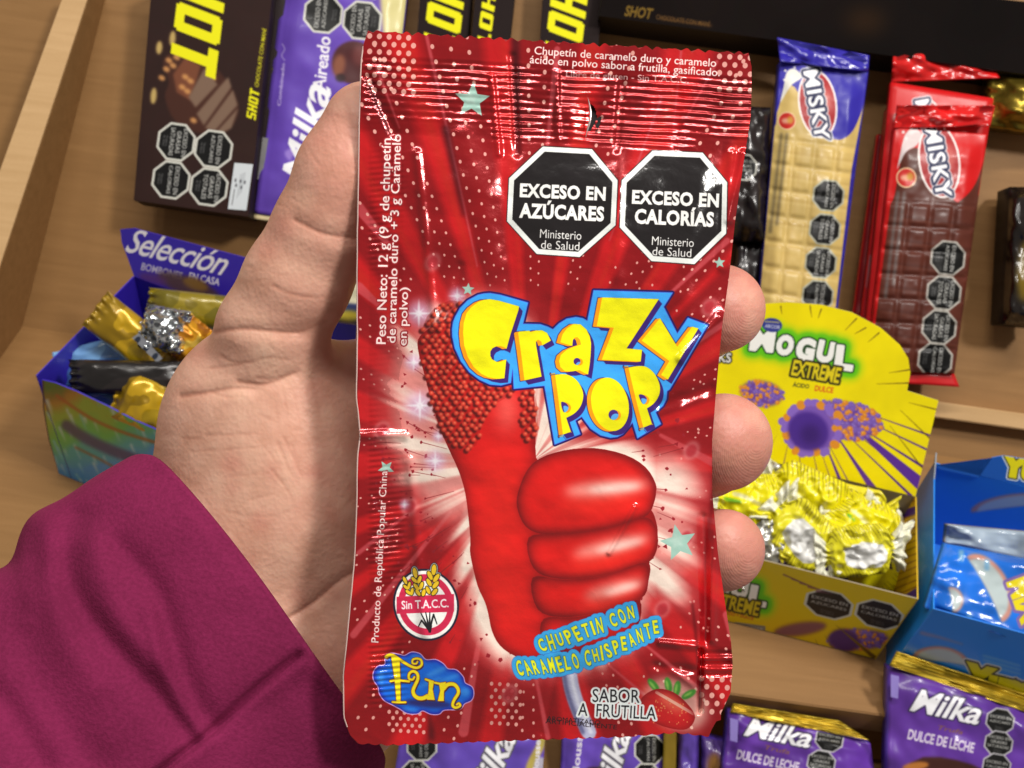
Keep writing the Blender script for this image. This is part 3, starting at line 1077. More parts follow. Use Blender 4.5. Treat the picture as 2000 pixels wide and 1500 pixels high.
    for k in range(5):
        C.fill(same_way(thick([(1530 + k * 16, 1122 + k * 8), (1572 + k * 14, 1140 + k * 5)], 4, 1)), (120, 70, 90), .7)
    b.wall('front_panel', q, printed('yellow_front_print', C, .5, .1), C, M_CARD)
    # side walls (inside shows the burst print), rear wall, base
    q = [(1, 0, 0), (1, 1, 0), (1, 1, b.H), (1, 0, b.H)]
    C = art_for_panel([b.pt(*c) for c in q], (222, 176, 6), .85)
    for k in range(22):
        C.fill(same_way(thick([(1800, 972 + k * 13), (1752, 992 + k * 13), (1690, 1050 + k * 13)], 3, 1.4)), (140, 76, 30), .75)
    C.fill(np.array([(1800, 985), (1735, 1005), (1735, 1020), (1800, 1000)]), PU, 1)
    C.fill(np.array([(1800, 1140), (1770, 1160), (1730, 1166), (1790, 1176)]), PU, 1)
    b.wall('side_panel', q, printed('yellow_side_print', C, .5, .1), C, plain('yellow_card', (206, 170, 10), .5), away=b.X)
    b.wall('side_panel', [(0, 0, 0), (0, 1, 0), (0, 1, b.H), (0, 0, b.H)], plain('yellow_card', (206, 170, 10), .5), away=-b.X)
    b.wall('rear_panel', [(0, 0, 0), (1, 0, 0), (1, 0, b.H), (0, 0, b.H)], M_CARD, away=b.Y)
    b.wall('base_panel', [(0, 0, b.H), (1, 0, b.H), (1, 1, b.H), (0, 1, b.H)], M_CARD, away=b.Z, t=.0004)
    return b


# ---- crumpled twist wraps
def film(name, cols, scale=70, rough=.25, metal=0.0, lines=None, seed=0.0):
    m, nt, b = new_mat(name)
    tc = nt.nodes.new('ShaderNodeTexCoord')
    mp = nt.nodes.new('ShaderNodeMapping')
    mp.inputs['Location'].default_value = (seed, seed * .7, seed * .3)
    nt.links.new(tc.outputs['Object'], mp.inputs['Vector'])
    nz = nt.nodes.new('ShaderNodeTexNoise')
    nz.inputs['Scale'].default_value = scale
    nz.inputs['Detail'].default_value = 1.5
    nt.links.new(mp.outputs[0], nz.inputs['Vector'])
    cr = nt.nodes.new('ShaderNodeValToRGB')
    cr.color_ramp.interpolation = 'CONSTANT'
    el = cr.color_ramp.elements
    el[0].color = lin(cols[0][1])
    el[0].position = 0
    el[1].position, el[1].color = cols[1][0], lin(cols[1][1])
    for p, c in cols[2:]:
        e = el.new(p)
        e.color = lin(c)
    nt.links.new(nz.outputs['Fac'], cr.inputs['Fac'])
    out = cr.outputs['Color']
    if lines:
        wv = nt.nodes.new('ShaderNodeTexWave')
        wv.inputs['Scale'].default_value = lines[0]
        wv.inputs['Distortion'].default_value = 3
        wv.inputs['Detail'].default_value = 1
        nt.links.new(mp.outputs[0], wv.inputs['Vector'])
        gt = nt.nodes.new('ShaderNodeMath')
        gt.operation = 'GREATER_THAN'
        gt.inputs[1].default_value = lines[1]
        nt.links.new(wv.outputs['Fac'], gt.inputs[0])
        mx = nt.nodes.new('ShaderNodeMix')
        mx.data_type = 'RGBA'
        nt.links.new(gt.outputs[0], mx.inputs['Factor'])
        nt.links.new(out, mx.inputs['A'])
        mx.inputs['B'].default_value = lin(lines[2])
        out = mx.outputs['Result']
    nt.links.new(out, b.inputs['Base Color'])
    b.inputs['Roughness'].default_value = rough
    b.inputs['Metallic'].default_value = metal
    b.inputs['Coat Weight'].default_value = .5
    b.inputs['Coat Roughness'].default_value = .1
    return m


def sweet_art(kind, seed):
    """print of one sweet wrapper, drawn flat on a 200 x 100 sheet"""
    rg = np.random.default_rng(seed)
    C = Canvas(0, 0, 200, 100, 1.6, {'y': (226, 216, 14), 'w': (222, 214, 40), 'p': (76, 36, 128)}[kind])
    if kind in 'yw':
        for k in range(34):
            x = k * 7 + rg.uniform(-1, 1)
            C.fill(same_way(thick([(x, 0), (x - 14, 26 + rg.uniform(-6, 6))], 1.8, .8)), (110, 96, 14), .85)
            C.fill(same_way(thick([(x, 100), (x + 12, 76 + rg.uniform(-6, 6))], 1.8, .8)), (110, 96, 14), .85)
        for x in (0, 176):
            C.fill(np.array([(x, 0), (x + 24, 0), (x + 24, 100), (x, 100)]), (226, 226, 220), .9)
            for k in range(7):
                C.fill(same_way(thick([(x + 3, 6 + k * 14), (x + 21, 6 + k * 14)], 1.2)), (140, 140, 140), .7)
        if kind == 'w':
            C.fill(smooth_poly([(66, 30), (140, 22), (150, 62), (74, 72)], 3), (230, 230, 226), 1)
            for k in range(4):
                C.fill(same_way(thick([(66, 40 + k * 10), (100 + rg.uniform(10, 40), 40 + k * 10)], 3)), (120, 120, 124), .55, blur=1.6)
        else:
            C.fill(same_way(thick([(60, 60), (140, 40)], 9, 5)), (232, 230, 214), .8, blur=1)
            C.fill(same_way(thick([(40, 50), (70, 46)], 10, 4)), (60, 150, 40), .8, blur=1)
    else:
        C.fill(np.array([(0, 70), (200, 60), (200, 100), (0, 100)]), (216, 204, 40), 1)
        for k in range(14):
            C.fill(np.array([(k * 15, 72), (k * 15 + 10, 70), (k * 15 + 4, 50)]), (216, 204, 40), 1)
    return C


def sweet(name, px, py, d, L, W, T, ang, mat, label, cat='wrapped sweet', group=None, pitch=0.0, rollx=0.0, seed=1, twist=True, crumple=.12, nu=44, nv=26):
    """pillow of film with two gathered fan ends; px, py, d = where it lies; ang clockwise in the picture"""
    a = math.radians(ang)
    c = np.array(P(px, py, d))
    R_, U_ = np.array(RGT), np.array(UPV)
    ex = R_ * math.cos(a) - U_ * math.sin(a)
    ey = R_ * math.sin(a) + U_ * math.cos(a)
    ez = -FW
    pr, rr = math.radians(pitch), math.radians(rollx)
    ex, ez = ex * math.cos(pr) + ez * math.sin(pr), ez * math.cos(pr) - ex * math.sin(pr)
    ey, ez = ey * math.cos(rr) + ez * math.sin(rr), ez * math.cos(rr) - ey * math.sin(rr)
    u = np.linspace(-1, 1, nu)
    if twist:
        wu = np.interp(np.abs(u), [0, .5, .62, .70, .78, 1.0], [1, 1, .8, .38, .55, 1.0])
        hu = np.interp(np.abs(u), [0, .45, .62, .70, 1.0], [1, .95, .55, .22, .06])
    else:
        wu = np.interp(np.abs(u), [0, .8, .9, 1.0], [1, 1, .98, 1.0])
        hu = np.interp(np.abs(u), [0, .6, .84, .9, 1.0], [1, .9, .35, .05, .04])
    v = np.linspace(-1, 1, nv)
    prof = np.sqrt(np.clip(1 - np.abs(v) ** 2.6, 0, 1))
    V, Fs = [], []
    fan = np.clip((np.abs(u) - .7) / .3, 0, 1)
    for sgn, sd in ((1, 0), (-1, 7)):
        nz = .5 * noise2(nu, nv, 9, seed + sd, 2) + .9 * (.16 - np.abs(noise2(nu, nv, 8, seed + sd + 40, 2)))
        pl = np.sin(v * 14 + seed)[None] * fan[:, None] * .10
        x = (u[:, None] + nz * .03 + .05 * noise2(nu, nv, 9, seed + 3, 2) * fan[:, None]) * L / 2
        y = v[None] * wu[:, None] * W / 2
        z = sgn * hu[:, None] * prof[None] * T / 2 + (nz * crumple + pl) * T * (np.abs(v)[None] < 1) + .02 * sgn * T
        p = c + x[..., None] * ex + y[..., None] * ey + z[..., None] * ez
        off = len(V) * nu * nv
        V.append(p.reshape(-1, 3))
        Fs += grid_faces(nu, nv, off, sgn > 0).tolist()
    V = np.vstack(V)
    # join the rims
    N = nu * nv
    for r in range(nu - 1):
        for cc, fl in ((0, False), (nv - 1, True)):
            q = [r * nv + cc, (r + 1) * nv + cc, (r + 1) * nv + cc + N, r * nv + cc + N]
            Fs.append(q[::-1] if fl else q)
    for k in range(nv - 1):
        for r, fl in ((0, True), (nu - 1, False)):
            q = [r * nv + k, r * nv + k + 1, r * nv + k + 1 + N, r * nv + k + N]
            Fs.append(q[::-1] if fl else q)
    if isinstance(mat, tuple):
        uu, vv = np.meshgrid(u * 100 + 100, v * 50 + 50, indexing='ij')
        uv = np.stack([uu.ravel(), vv.ravel()], -1)
        o = mesh_obj(name, V, Fs, mat[0], None, True, np.vstack([uv, uv]), mat[1])
    else:
        o = mesh_obj(name, V, Fs, mat, None, True)
    return tag(o, label, cat, group)


def fill_yellow_carton():
    arts = {k: sweet_art(k[0], n) for n, k in enumerate(('y1', 'y2', 'w3', 'p1'))}
    y1, y2, y3, p1 = [(printed('sweet_print_' + k, c, .3, .45), c) for k, c in arts.items()]
    sv = film('silver_film', [(0, (150, 148, 138)), (.5, (206, 206, 200)), (.6, (120, 118, 110))], 120, .2, .6, seed=.9)
    g = 'twist wrapped sweets in the yellow carton'
    S = [
        (1490, 925, .552, .060, .020, .010, 38, sv, 'silver striped sweet under the domed header, nearest the packet', 10, 5),
        (1468, 980, .535, .056, .034, .018, 4, y1, 'plain yellow sweet lying next to the middle fingertip', 5, -10),
        (1575, 978, .540, .070, .038, .020, 24, y1, 'large yellow sweet with dark print in the middle of the carton', 12, 10),
        (1668, 990, .545, .055, .026, .014, 12, p1, 'purple sweet in the shade under the header corner', -5, 15),
        (1688, 1026, .530, .056, .034, .018, 24, y2, 'yellow and white sweet against the side wall of the carton', 5, -15),
        (1566, 1048, .526, .060, .034, .018, 48, y3, 'white sweet with a yellow edge lying diagonally', 8, 5),
        (1644, 1040, .530, .058, .030, .016, -30, y1, 'yellow sweet lying across the diagonal white one', -10, 10),
        (1678, 1076, .520, .054, .030, .016, -6, y3, 'white labelled sweet at the front corner of the carton', 0, 10),
        (1488, 1072, .528, .050, .026, .014, -38, sv, 'silver sweet beside the ring fingertip', 0, 0),
        (1632, 1092, .526, .070, .022, .012, -6, p1, 'purple sweet along the front wall of the carton', 0, 20),
        (1420, 1040, .540, .060, .036, .018, 30, y2, 'yellow white sweet half hidden by the fingers', 0, 0)]
    for k, (x, y, d, L, W, T, a, m, lab, pt, rl) in enumerate(S):
        sweet('wrapped_sweet', x, y, d + .012, L * .8, W * .86, T * .62, a, m, lab, group=g, pitch=pt, rollx=rl, seed=100 + 9 * k, crumple=.75, nu=64, nv=40)
    for k in range(6):
        sweet('wrapped_sweet', 1440 + k * 52, 1030 + k * 12, .568, .05, .045, .022, 30 * k, y1 if k % 2 else p1, 'sweet deep in the yellow carton, ' + ['by its far left end', 'left of the silver sweet', 'under the large yellow sweet', 'under the diagonal white sweet', 'under the purple sweet', 'by the side wall'][k], group=g, seed=300 + k, crumple=.3, nu=24, nv=16)


def purple_carton():
    b = Carton('candy_carton', (262, 540), .58, 16, 'L', .12, .079, .076, 'open violet bonbon carton with a green and blue front, left of the hand')
    VI = (52, 34, 168)
    mv = plain('violet_card', VI, .45, coat=.15)
    lean = math.radians(22)
    up = b.Z * math.cos(lean) + b.Y * math.sin(lean)
    n = np.cross(b.X, up)
    n = n if np.dot(n, FW) > 0 else -n
    o = b.pt(0, 0, 0)
    tr = [(262, 540), (250, 506), (238, 474), (235, 448), (262, 446), (473, 502), (700, 565), (693, 700)]
    pts = [on_plane(x, y, o, n) for x, y in tr]
    C = art_for_panel(pts, (56, 38, 166), .85)
    s = text_shape('Selección', 348, 492, 204, 50, 14, bold=.012, shear=.4, space=.92)
    C.fill(s, (236, 232, 236), 1)
    tx(C, 'BOMBONES', 318, 530, 84, 15, 14, (190, 184, 206), bold=.03)
    tx(C, 'EN CASA', 402, 546, 62, 15, 12, (224, 220, 230), bold=.03)
    C.fill(ellipse(370, 560, 66, 18, 20), (84, 58, 52), .9, blur=4)
    C.fill(ellipse(385, 556, 26, 11, 20), (132, 96, 40), .9, blur=3)
    C.fill(ellipse(300, 545, 30, 10, 15), (90, 50, 110), .8, blur=4)
    C.fill(same_way(thick([(345, 572), (430, 586)], 4)), (120, 90, 160), .7, blur=1)
    poly_panel('header_panel', pts, n, .0007, printed('violet_header_print', C, .35, .3), b.root, C, mv)
    b.wall('side_panel', [(0, 0, 0), (0, 1, 0), (0, 1, b.H), (0, 0, b.H)], mv, away=-b.X)
    b.wall('side_panel', [(1, 0, 0), (1, 1, 0), (1, 1, b.H), (1, 0, b.H)], mv, away=b.X)
    b.wall('rear_panel', [(0, 0, 0), (1, 0, 0), (1, 0, b.H), (0, 0, b.H)], mv, away=b.Y)
    b.wall('base_panel', [(0, 0, b.H), (1, 0, b.H), (1, 1, b.H), (0, 1, b.H)], mv, away=b.Z, t=.0004)
    # front with a swooping top edge
    nf = b.Y
    of = b.pt(0, 1, 0)
    tr = [(82, 742), (108, 748), (150, 765), (213, 795), (260, 820), (311, 842), (400, 880), (470, 905), (545, 912), (565, 1090), (330, 1015), (122, 950), (112, 915), (95, 860), (84, 800)]
    pts = [on_plane(x, y, of, nf) for x, y in tr]
    C = art_for_panel(pts, (60, 120, 40), .85)
    X, Y = C.grid()
    t = np.clip(((Y - 760) + (X - 100) * .25) / 190 + .15 * noise2(C.h, C.w, 40, 5), 0, 1)
    for p, c in [(0, (206, 120, 40)), (.12, (160, 190, 60)), (.35, (104, 200, 90)), (.55, (60, 184, 186)), (.75, (50, 160, 236)), (1, (40, 120, 214))]:
        C.paint(np.clip((t - p) * 6, 0, 1).astype(np.float32), c, 1)
    rg = np.random.default_rng(8)
    for k in range(110):
        x, y = rg.uniform(85, 480), rg.uniform(760, 1000)
        l = rg.uniform(10, 34)
        C.fill(same_way(thick([(x, y), (x + l * .45, y + l)], rg.uniform(2.5, 6), 1)), (216, 234, 236) if k % 3 else (130, 210, 236), .85, blur=.8)
    C.fill(same_way(thick(smooth_poly([(110, 770), (180, 815), (250, 845), (330, 870)], 4, False), 5)), (190, 90, 30), .9, blur=1)
    C.fill(same_way(thick(smooth_poly([(150, 870), (200, 895), (260, 930)], 4, False), 4)), (170, 80, 40), .8, blur=1)
    C.fill(same_way(thick(smooth_poly([(130, 826), (170, 852), (230, 880), (300, 905)], 4, False), 20)), (40, 40, 110), .8, blur=3)
    C.fill(same_way(thick([(84, 745), (84, 800), (95, 860), (118, 945)], 5)), (36, 24, 50), .9)
    poly_panel('front_panel', pts, -nf if np.dot(nf, FW) < 0 else nf, .0007, printed('violet_front_print', C, .28, .6), b.root, C, mv)
    g = 'bonbons in the violet carton'
    gold = film('gold_wrap', [(0, (150, 118, 10)), (.47, (196, 156, 22)), (.6, (170, 140, 20))], 60, .28, .35)
    olive = film('olive_wrap', [(0, (112, 100, 16)), (.5, (140, 122, 20)), (.6, (120, 104, 18))], 50, .35, .2, seed=.4)
    blue = film('pale_blue_wrap', [(0, (90, 134, 190)), (.5, (120, 168, 216)), (.62, (190, 206, 220))], 50, .25, seed=.5)
    sv = film('silver_foil_wrap', [(0, (160, 164, 168)), (.5, (216, 220, 222)), (.6, (110, 114, 118))], 220, .15, .85)
    blk = film('black_wrap', [(0, (22, 18, 18)), (.5, (34, 28, 28)), (.7, (28, 24, 24))], 50, .3)
    org = film('orange_gold_wrap', [(0, (190, 120, 16)), (.5, (226, 160, 30)), (.6, (244, 200, 80))], 120, .22, .5)
    sweet('bonbon', 384, 606, .556, .050, .018, .012, 6, olive, 'long olive gold bonbon below the violet header', 'bonbon', g, seed=11, twist=False, crumple=.1)
    sweet('bonbon', 266, 666, .543, .050, .021, .013, 40, gold, 'gold bonbon lying diagonally with a grey printed side', 'bonbon', g, seed=12, twist=False, crumple=.12, pitch=-8)
    sweet('bonbon', 324, 644, .537, .023, .022, .020, 10, sv, 'crumpled silver foil bonbon between gold ones', 'bonbon', g, seed=13, twist=False, crumple=.5, nu=40, nv=34)
    sweet('bonbon', 366, 662, .540, .022, .018, .014, -50, org, 'small orange gold bonbon against the hand', 'bonbon', g, seed=14, twist=False, crumple=.2)
    sweet('bonbon', 206, 710, .556, .048, .024, .012, -14, blue, 'pale blue sachet under the black bar', 'bonbon', g, seed=15, twist=False, crumple=.3)
    sweet('bonbon', 240, 785, .545, .050, .026, .012, 16, blue, 'pale blue sachet in front of the black bar', 'bonbon', g, seed=16, twist=False, crumple=.3)
    sweet('bonbon', 292, 792, .530, .034, .026, .016, 24, gold, 'dull yellow bonbon behind the coloured carton front', 'bonbon', g, seed=17, twist=False, crumple=.2)
    o = sweet('bonbon', 258, 738, .532, .060, .017, .012, 1, blk, 'long black wrapped bar across the violet carton', 'bonbon', g, seed=18, twist=False, crumple=.12)
    for k, (w, yy) in enumerate(((120, 735), (100, 745))):
        q = [(206 + 18 * k, yy - 3), (206 + 18 * k + w, yy - 4), (200 + 18 * k + w, yy + 1), (200 + 18 * k, yy + 2)]
        C = canvas_for(q, (60, 58, 60), 1)
        for j in range(18):
            C.fill(np.array([(q[0][0] + 2 + j * w / 18, yy - 3), (q[0][0] + j * w / 18 + w / 26, yy - 3), (q[0][0] + j * w / 18 + w / 26, yy + 1), (q[0][0] + 2 + j * w / 18, yy + 1)]), (206, 206, 210), 1)
        slab('silver_print', q, .5265, .0003, printed('bar_silver_print', C, .3), M_BLACK, o, C, nr=2, nc=12)
    q = [(258, 660), (272, 650), (318, 700), (306, 708)]
    C = canvas_for(q, (120, 122, 128), 1.2)
    for k in range(3):
        C.fill(ellipse(268 + k * 17, 664 + k * 16, 5, 8, 40), (40, 46, 60), 1)
    slab('printed_side', q, .531, .0004, printed('bonbon_side_print', C, .3), M_BLACK, bpy.data.objects['bonbon.001'], C, nr=3, nc=3)
    for k in range(4):
        sweet('bonbon', 330 + k * 50, 720 + k * 26, .57, .06, .04, .02, 40 * k, olive if k % 2 else blue, ['pale blue bonbon deep in the violet carton, against the thumb ball', 'olive bonbon deep in the violet carton, behind the hand', 'pale blue bonbon behind the hand, low in the violet carton', 'olive bonbon at the far end of the violet carton'][k], 'bonbon', g, seed=400 + k, twist=False, nu=20, nv=14)


def melon(C, x, y, rx, ry, ang):
    a = math.radians(ang)

    def tr(p):
        p = np.asarray(p)
        return np.stack([x + p[:, 0] * math.cos(a) - p[:, 1] * math.sin(a), y + p[:, 0] * math.sin(a) + p[:, 1] * math.cos(a)], -1)
    t = np.linspace(math.pi, 2 * math.pi, 20)
    outer = np.stack([rx * np.cos(t), ry * np.sin(t)], -1)
    inner = np.stack([rx * .96 * np.cos(t[::-1]), ry * .15 * np.sin(t[::-1]) + ry * .1], -1)
    C.fill(tr(np.vstack([outer, inner])), (190, 134, 122), 1, blur=.8)
    C.fill(tr(np.vstack([outer * .86 + (0, ry * .02), inner * .9])), (176, 190, 192), 1, blur=1)


def blue_carton():
    b = Carton('candy_carton', (1826, 905), .57, 9, 'L', .13, .090, .060, 'open blue carton with yellow letters at the right edge')
    BL = (30, 132, 232)
    mb = plain('blue_card', (30, 140, 238), .4, coat=.2)
    mi = plain('blue_card_inside', (36, 124, 224), .45, coat=.15)
    C0 = art_for_panel([b.pt(*c) for c in [(0, 0, 0), (1, 0, 0), (1, 0, b.H), (0, 0, b.H)]], (44, 128, 222), .75)
    melon(C0, 1985, 990, 90, 26, -6)
    b.wall('rear_panel', [(0, 0, 0), (1, 0, 0), (1, 0, b.H), (0, 0, b.H)], printed('blue_rear_print', C0, .45, .15), C0, mb, away=b.Y)
    b.wall('side_panel', [(0, 0, 0), (0, 1, 0), (0, 1, b.H), (0, 0, b.H)], mb, away=-b.X)
    b.wall('side_panel', [(1, 0, 0), (1, 1, 0), (1, 1, b.H), (1, 0, b.H)], mb, away=b.X)
    b.wall('base_panel', [(0, 0, b.H), (1, 0, b.H), (1, 1, b.H), (0, 1, b.H)], mi, away=b.Z, t=.0004)
    # header flap
    up = b.Z * .86 + b.Y * .5
    n = np.cross(b.X, up)
    n = n if np.dot(n, FW) > 0 else -n
    o = b.pt(0, 0, 0)
    tr = [(1826, 908), (1834, 916), (1912, 933), (1922, 908), (1938, 894), (1960, 890), (2120, 915), (2150, 985)]
    pts = [on_plane(x, y, o, n) for x, y in tr]
    C = art_for_panel(pts, (20, 78, 160), .9)
    s = text_shape('Yummy', 2048, 930, 190, 54, 10, bold=.09)
    C.fill(outline(s, 5), (210, 216, 220), 1)
    C.fill(outline(s, 2.6), (40, 44, 40), 1)
    C.fill(s, (214, 204, 16), 1)
    poly_panel('header_panel', pts, n, .0007, printed('blue_header_print', C, .4, .2), b.root, C, mb)
    flap = [b.pt(0, 0, 0), b.pt(0, 0, -.008) - b.X * .002, b.pt(0, .12, 0)]
    poly_panel('corner_flap', flap, -b.X, .0006, plain('flap_card', (150, 160, 170), .6), b.root)
    # front panel
    q = [(0, 1, 0), (1, 1, 0), (1, 1, b.H), (0, 1, b.H)]
    C = art_for_panel([b.pt(*c) for c in q], BL, .85)
    melon(C, 1836, 1292, 56, 30, 6)
    C.fill(same_way(thick([(1800, 1236), (1840, 1246), (1880, 1258)], 8, 3)), (150, 130, 170), .7, blur=1.5)
    for k in range(3):
        C.fill(same_way(thick([(1920, 1280 + k * 8), (1992, 1300 + k * 8)], 3)), (170, 196, 220), .6, blur=.8)
    s = text_shape('Yummy', 1990, 1350, 230, 66, 14, bold=.09)
    C.fill(outline(s, 6), (196, 200, 200), 1)
    C.fill(outline(s, 3), (40, 44, 30), 1)
    C.fill(s, (206, 196, 10), 1)
    b.wall('front_panel', q, printed('blue_front_print', C, .4, .2), C, mi)
    # pouches of sweets inside
    quad = [(1846, 1062), (2100, 1110), (2090, 1290), (1808, 1188)]
    C = canvas_for(quad, (24, 104, 206))
    C.rgb *= (1 + .25 * noise2(C.h, C.w, 50, 12)[..., None])
    melon(C, 1925, 1150, 74, 46, 62)
    melon(C, 1858, 1172, 26, 24, 80)
    for x, y, a in [(1878, 1085, 10), (1928, 1103, 70), (1893, 1212, 40)]:
        C.fill(np.array([(x - 5, y - 12), (x + 5, y - 10), (x + 4, y + 12), (x - 6, y + 10)]), (120, 170, 206), .9, blur=.8)
    s = text_shape('MIX', 2008, 1170, 90, 60, 70, bold=.06)
    C.fill(outline(s, 6), (120, 96, 160), 1)
    C.fill(s, (216, 200, 20), 1)
    r = root_at('sweet_pouch', quad, .515, 'clear topped blue pouch of melon slice sweets in the blue carton', 'sweet pouch', 'pouches in the blue carton')
    slab('film', quad, .5205, .004, printed('pouch_print', C, .22, .6), mi, r, C, bulge=.006, wrinkle=.006, seed=90, nr=30, nc=40, tilt=-.012)
    quad = [(1850, 1024), (2110, 1048), (2100, 1120), (1846, 1060)]
    C = canvas_for(quad, (150, 166, 182))
    C.rgb *= (1 + .3 * noise2(C.h, C.w, 40, 14)[..., None])
    r = root_at('sweet_pouch', quad, .545, 'pale grey pouch edge behind the melon slice pouch', 'sweet pouch', 'pouches in the blue carton')
    slab('film', quad, .545, .004, printed('pale_pouch_print', C, .25, .5), M_CARD, r, C, bulge=.003, wrinkle=.006, seed=92, nr=16, nc=40)


yellow_carton()
fill_yellow_carton()
purple_carton()
blue_carton()


# ================================================================== purple bars in the lower tray
def tray_bars():
    gold = plain('gold_seal', (196, 168, 48), .28, metal=.55, vary=.2, scale=200)
    g = 'purple bars in the lower tray'
    spec = [([(1738, 1303), (2080, 1412), (2060, 1720), (1730, 1640)], .540, [(1752, 1272), (2090, 1384), (2084, 1418), (1738, 1300)], 'purple filled chocolate bar with a gold seal, in front of the blue carton',
             (1848, 1380, 138, 46, 12), (1838, 1447, 132, 21, 12), [(1953, 1408), (1950, 1452), (1946, 1496)]),
            ([(1424, 1388), (1700, 1452), (1728, 1660), (1404, 1600)], .545, [(1432, 1374), (1640, 1408), (1698, 1446), (1426, 1392)], 'purple filled chocolate bar with a gold seal, below the yellow carton',
             (1520, 1430, 132, 40, 11), (1500, 1486, 124, 20, 12), [(1620, 1444), (1604, 1490), (1590, 1536)])]
    for k, (q, dep, seal, lab, a, b_, oc) in enumerate(spec):
        C = canvas_for(q, (94, 52, 150))
        C.rgb *= (1 + .22 * noise2(C.h, C.w, 40, 80 + k)[..., None])
        milk_word(C, *a, edge=[(3, (60, 50, 84))])
        tx(C, 'DULCE DE LECHE', *b_, (206, 196, 214), bold=.04)
        tx(C, 'Trufa', b_[0] + 18, b_[1] - 22, 50, 9, b_[4], (128, 88, 70), bold=.01, shear=.2)
        for (x, y), t in zip(oc, 'agc'):
            warning(C, x, y, 28, 10, EXC[t], 25, edge=(178, 176, 180))
        C.fill(smooth_poly([(q[3][0] + 40, 1600), (a[0] - 70, 1490 + 20 * k), (a[0] + 20, 1484 + 25 * k), (a[0] + 100, 1530), (a[0] + 90, 1640)], 3), (66, 34, 28), 1, blur=2)
        C.fill(ellipse(a[0] - 60, 1496 + 40 * k, 26, 8, -8), (190, 120, 50), .9, blur=2)
        r = root_at('chocolate_bar', q, dep, lab, 'chocolate bar', g)
        slab('wrapper', q, dep, .009, printed('filled_bar_print', C, .36, .25), M_PURS, r, C, bulge=.005, wrinkle=.006, seed=85 + k, nr=50, nc=50)
        slab('end_seal', seal, dep - .001, .0008, gold, gold, r, wrinkle=.003, ribs=5, seed=88 + k, nr=40, nc=50)
        slab('corner_tab', [(q[0][0] + 2, q[0][1] + 14), (q[0][0] + 18, q[0][1] + 18), (q[0][0] + 16, q[0][1] + 62), (q[0][0] + 2, q[0][1] + 58)], dep - .0055, .0003, plain('lilac_tab', (140, 124, 196), .3), M_PURS, r, nr=6, nc=4)
    # bars with lettering running up the picture
    q = [(786, 1415), (1066, 1420), (1046, 1700), (742, 1690)]
    C = canvas_for(q, (98, 72, 176))
    C.rgb *= (1 + .15 * noise2(C.h, C.w, 50, 90)[..., None])
    warning(C, 824, 1456, 30, 0, EXC['a'], tang=90)
    warning(C, 812, 1514, 30, 0, EXC['g'], tang=90)
    milk_word(C, 958, 1500, 150, 48, -66, edge=[(3, (96, 92, 104))])
    C.fill(same_way(thick(smooth_poly([(1062, 1420), (1056, 1455), (1036, 1495), (1028, 1540)], 4, False), 16)), (186, 168, 84), 1, blur=1)
    C.fill(same_way(thick([(1056, 1490), (1046, 1560)], 24)), (196, 194, 200), .9, blur=2)
    tx(C, 'Mousse', 1048, 1480, 70, 12, -86, (230, 226, 236), bold=.03)
    r = root_at('chocolate_bar', q, .552, 'purple bar with octagons and white script showing under the packet, nearest the sleeve', 'chocolate bar', g)
    slab('wrapper', q, .552, .009, printed('script_bar_print', C, .36, .25), M_PURS, r, C, bulge=.004, wrinkle=.005, seed=95, nr=40, nc=40)
    q = [(1100, 1415), (1296, 1420), (1290, 1700), (1086, 1690)]
    C = canvas_for(q, (98, 70, 172))
    C.rgb *= (1 + .15 * noise2(C.h, C.w, 50, 91)[..., None])
    tx(C, 'Mousse', 1128, 1470, 100, 14, -84, (226, 222, 232), bold=.03)
    milk_word(C, 1192, 1496, 150, 44, -74, edge=[(3, (96, 92, 104))])
    warning(C, 1268, 1464, 30, 0, EXC['c'], tang=90)
    warning(C, 1262, 1520, 30, 0, EXC['t'], tang=90)
    C.fill(ellipse(1160, 1512, 26, 14), (66, 36, 34), 1, blur=2)
    r = root_at('chocolate_bar', q, .552, 'purple bar with white script under the packet, next to an upright gold edge', 'chocolate bar', g)
    slab('wrapper', q, .552, .009, printed('script_bar_print_b', C, .36, .25), M_PURS, r, C, bulge=.004, wrinkle=.005, seed=97, nr=40, nc=40)
    slab('end_seal', [(1298, 1410), (1322, 1410), (1316, 1690), (1292, 1690)], .549, .004, plain('dull_gold', (150, 124, 40), .35, metal=.4), gold, r, nr=20, nc=5, wrinkle=.002)
    q = [(1326, 1405), (1366, 1405), (1362, 1690), (1322, 1690)]
    r = root_at('chocolate_bar', q, .552, 'narrow purple bar edge right of the upright gold edge', 'chocolate bar', g)
    slab('wrapper', q, .552, .009, plain('dark_purple_film', (84, 58, 150), .3, coat=.4, vary=.3, scale=80), M_PURS, r, bulge=.006, wrinkle=.006, seed=98, nr=30, nc=10)
    q = [(1372, 1440), (1416, 1448), (1404, 1690), (1368, 1690)]
    r = root_at('chocolate_bar', q, .554, 'purple and brown bar edge squeezed between the other purple bars', 'chocolate bar', g)
    C = canvas_for(q, (80, 56, 120))
    C.fill(ellipse(1395, 1500, 14, 30), (130, 90, 40), 1, blur=4)
    slab('wrapper', q, .554, .009, printed('squeezed_bar_print', C, .3, .4), M_PURS, r, C, bulge=.005, wrinkle=.006, seed=99, nr=30, nc=10)


tray_bars()
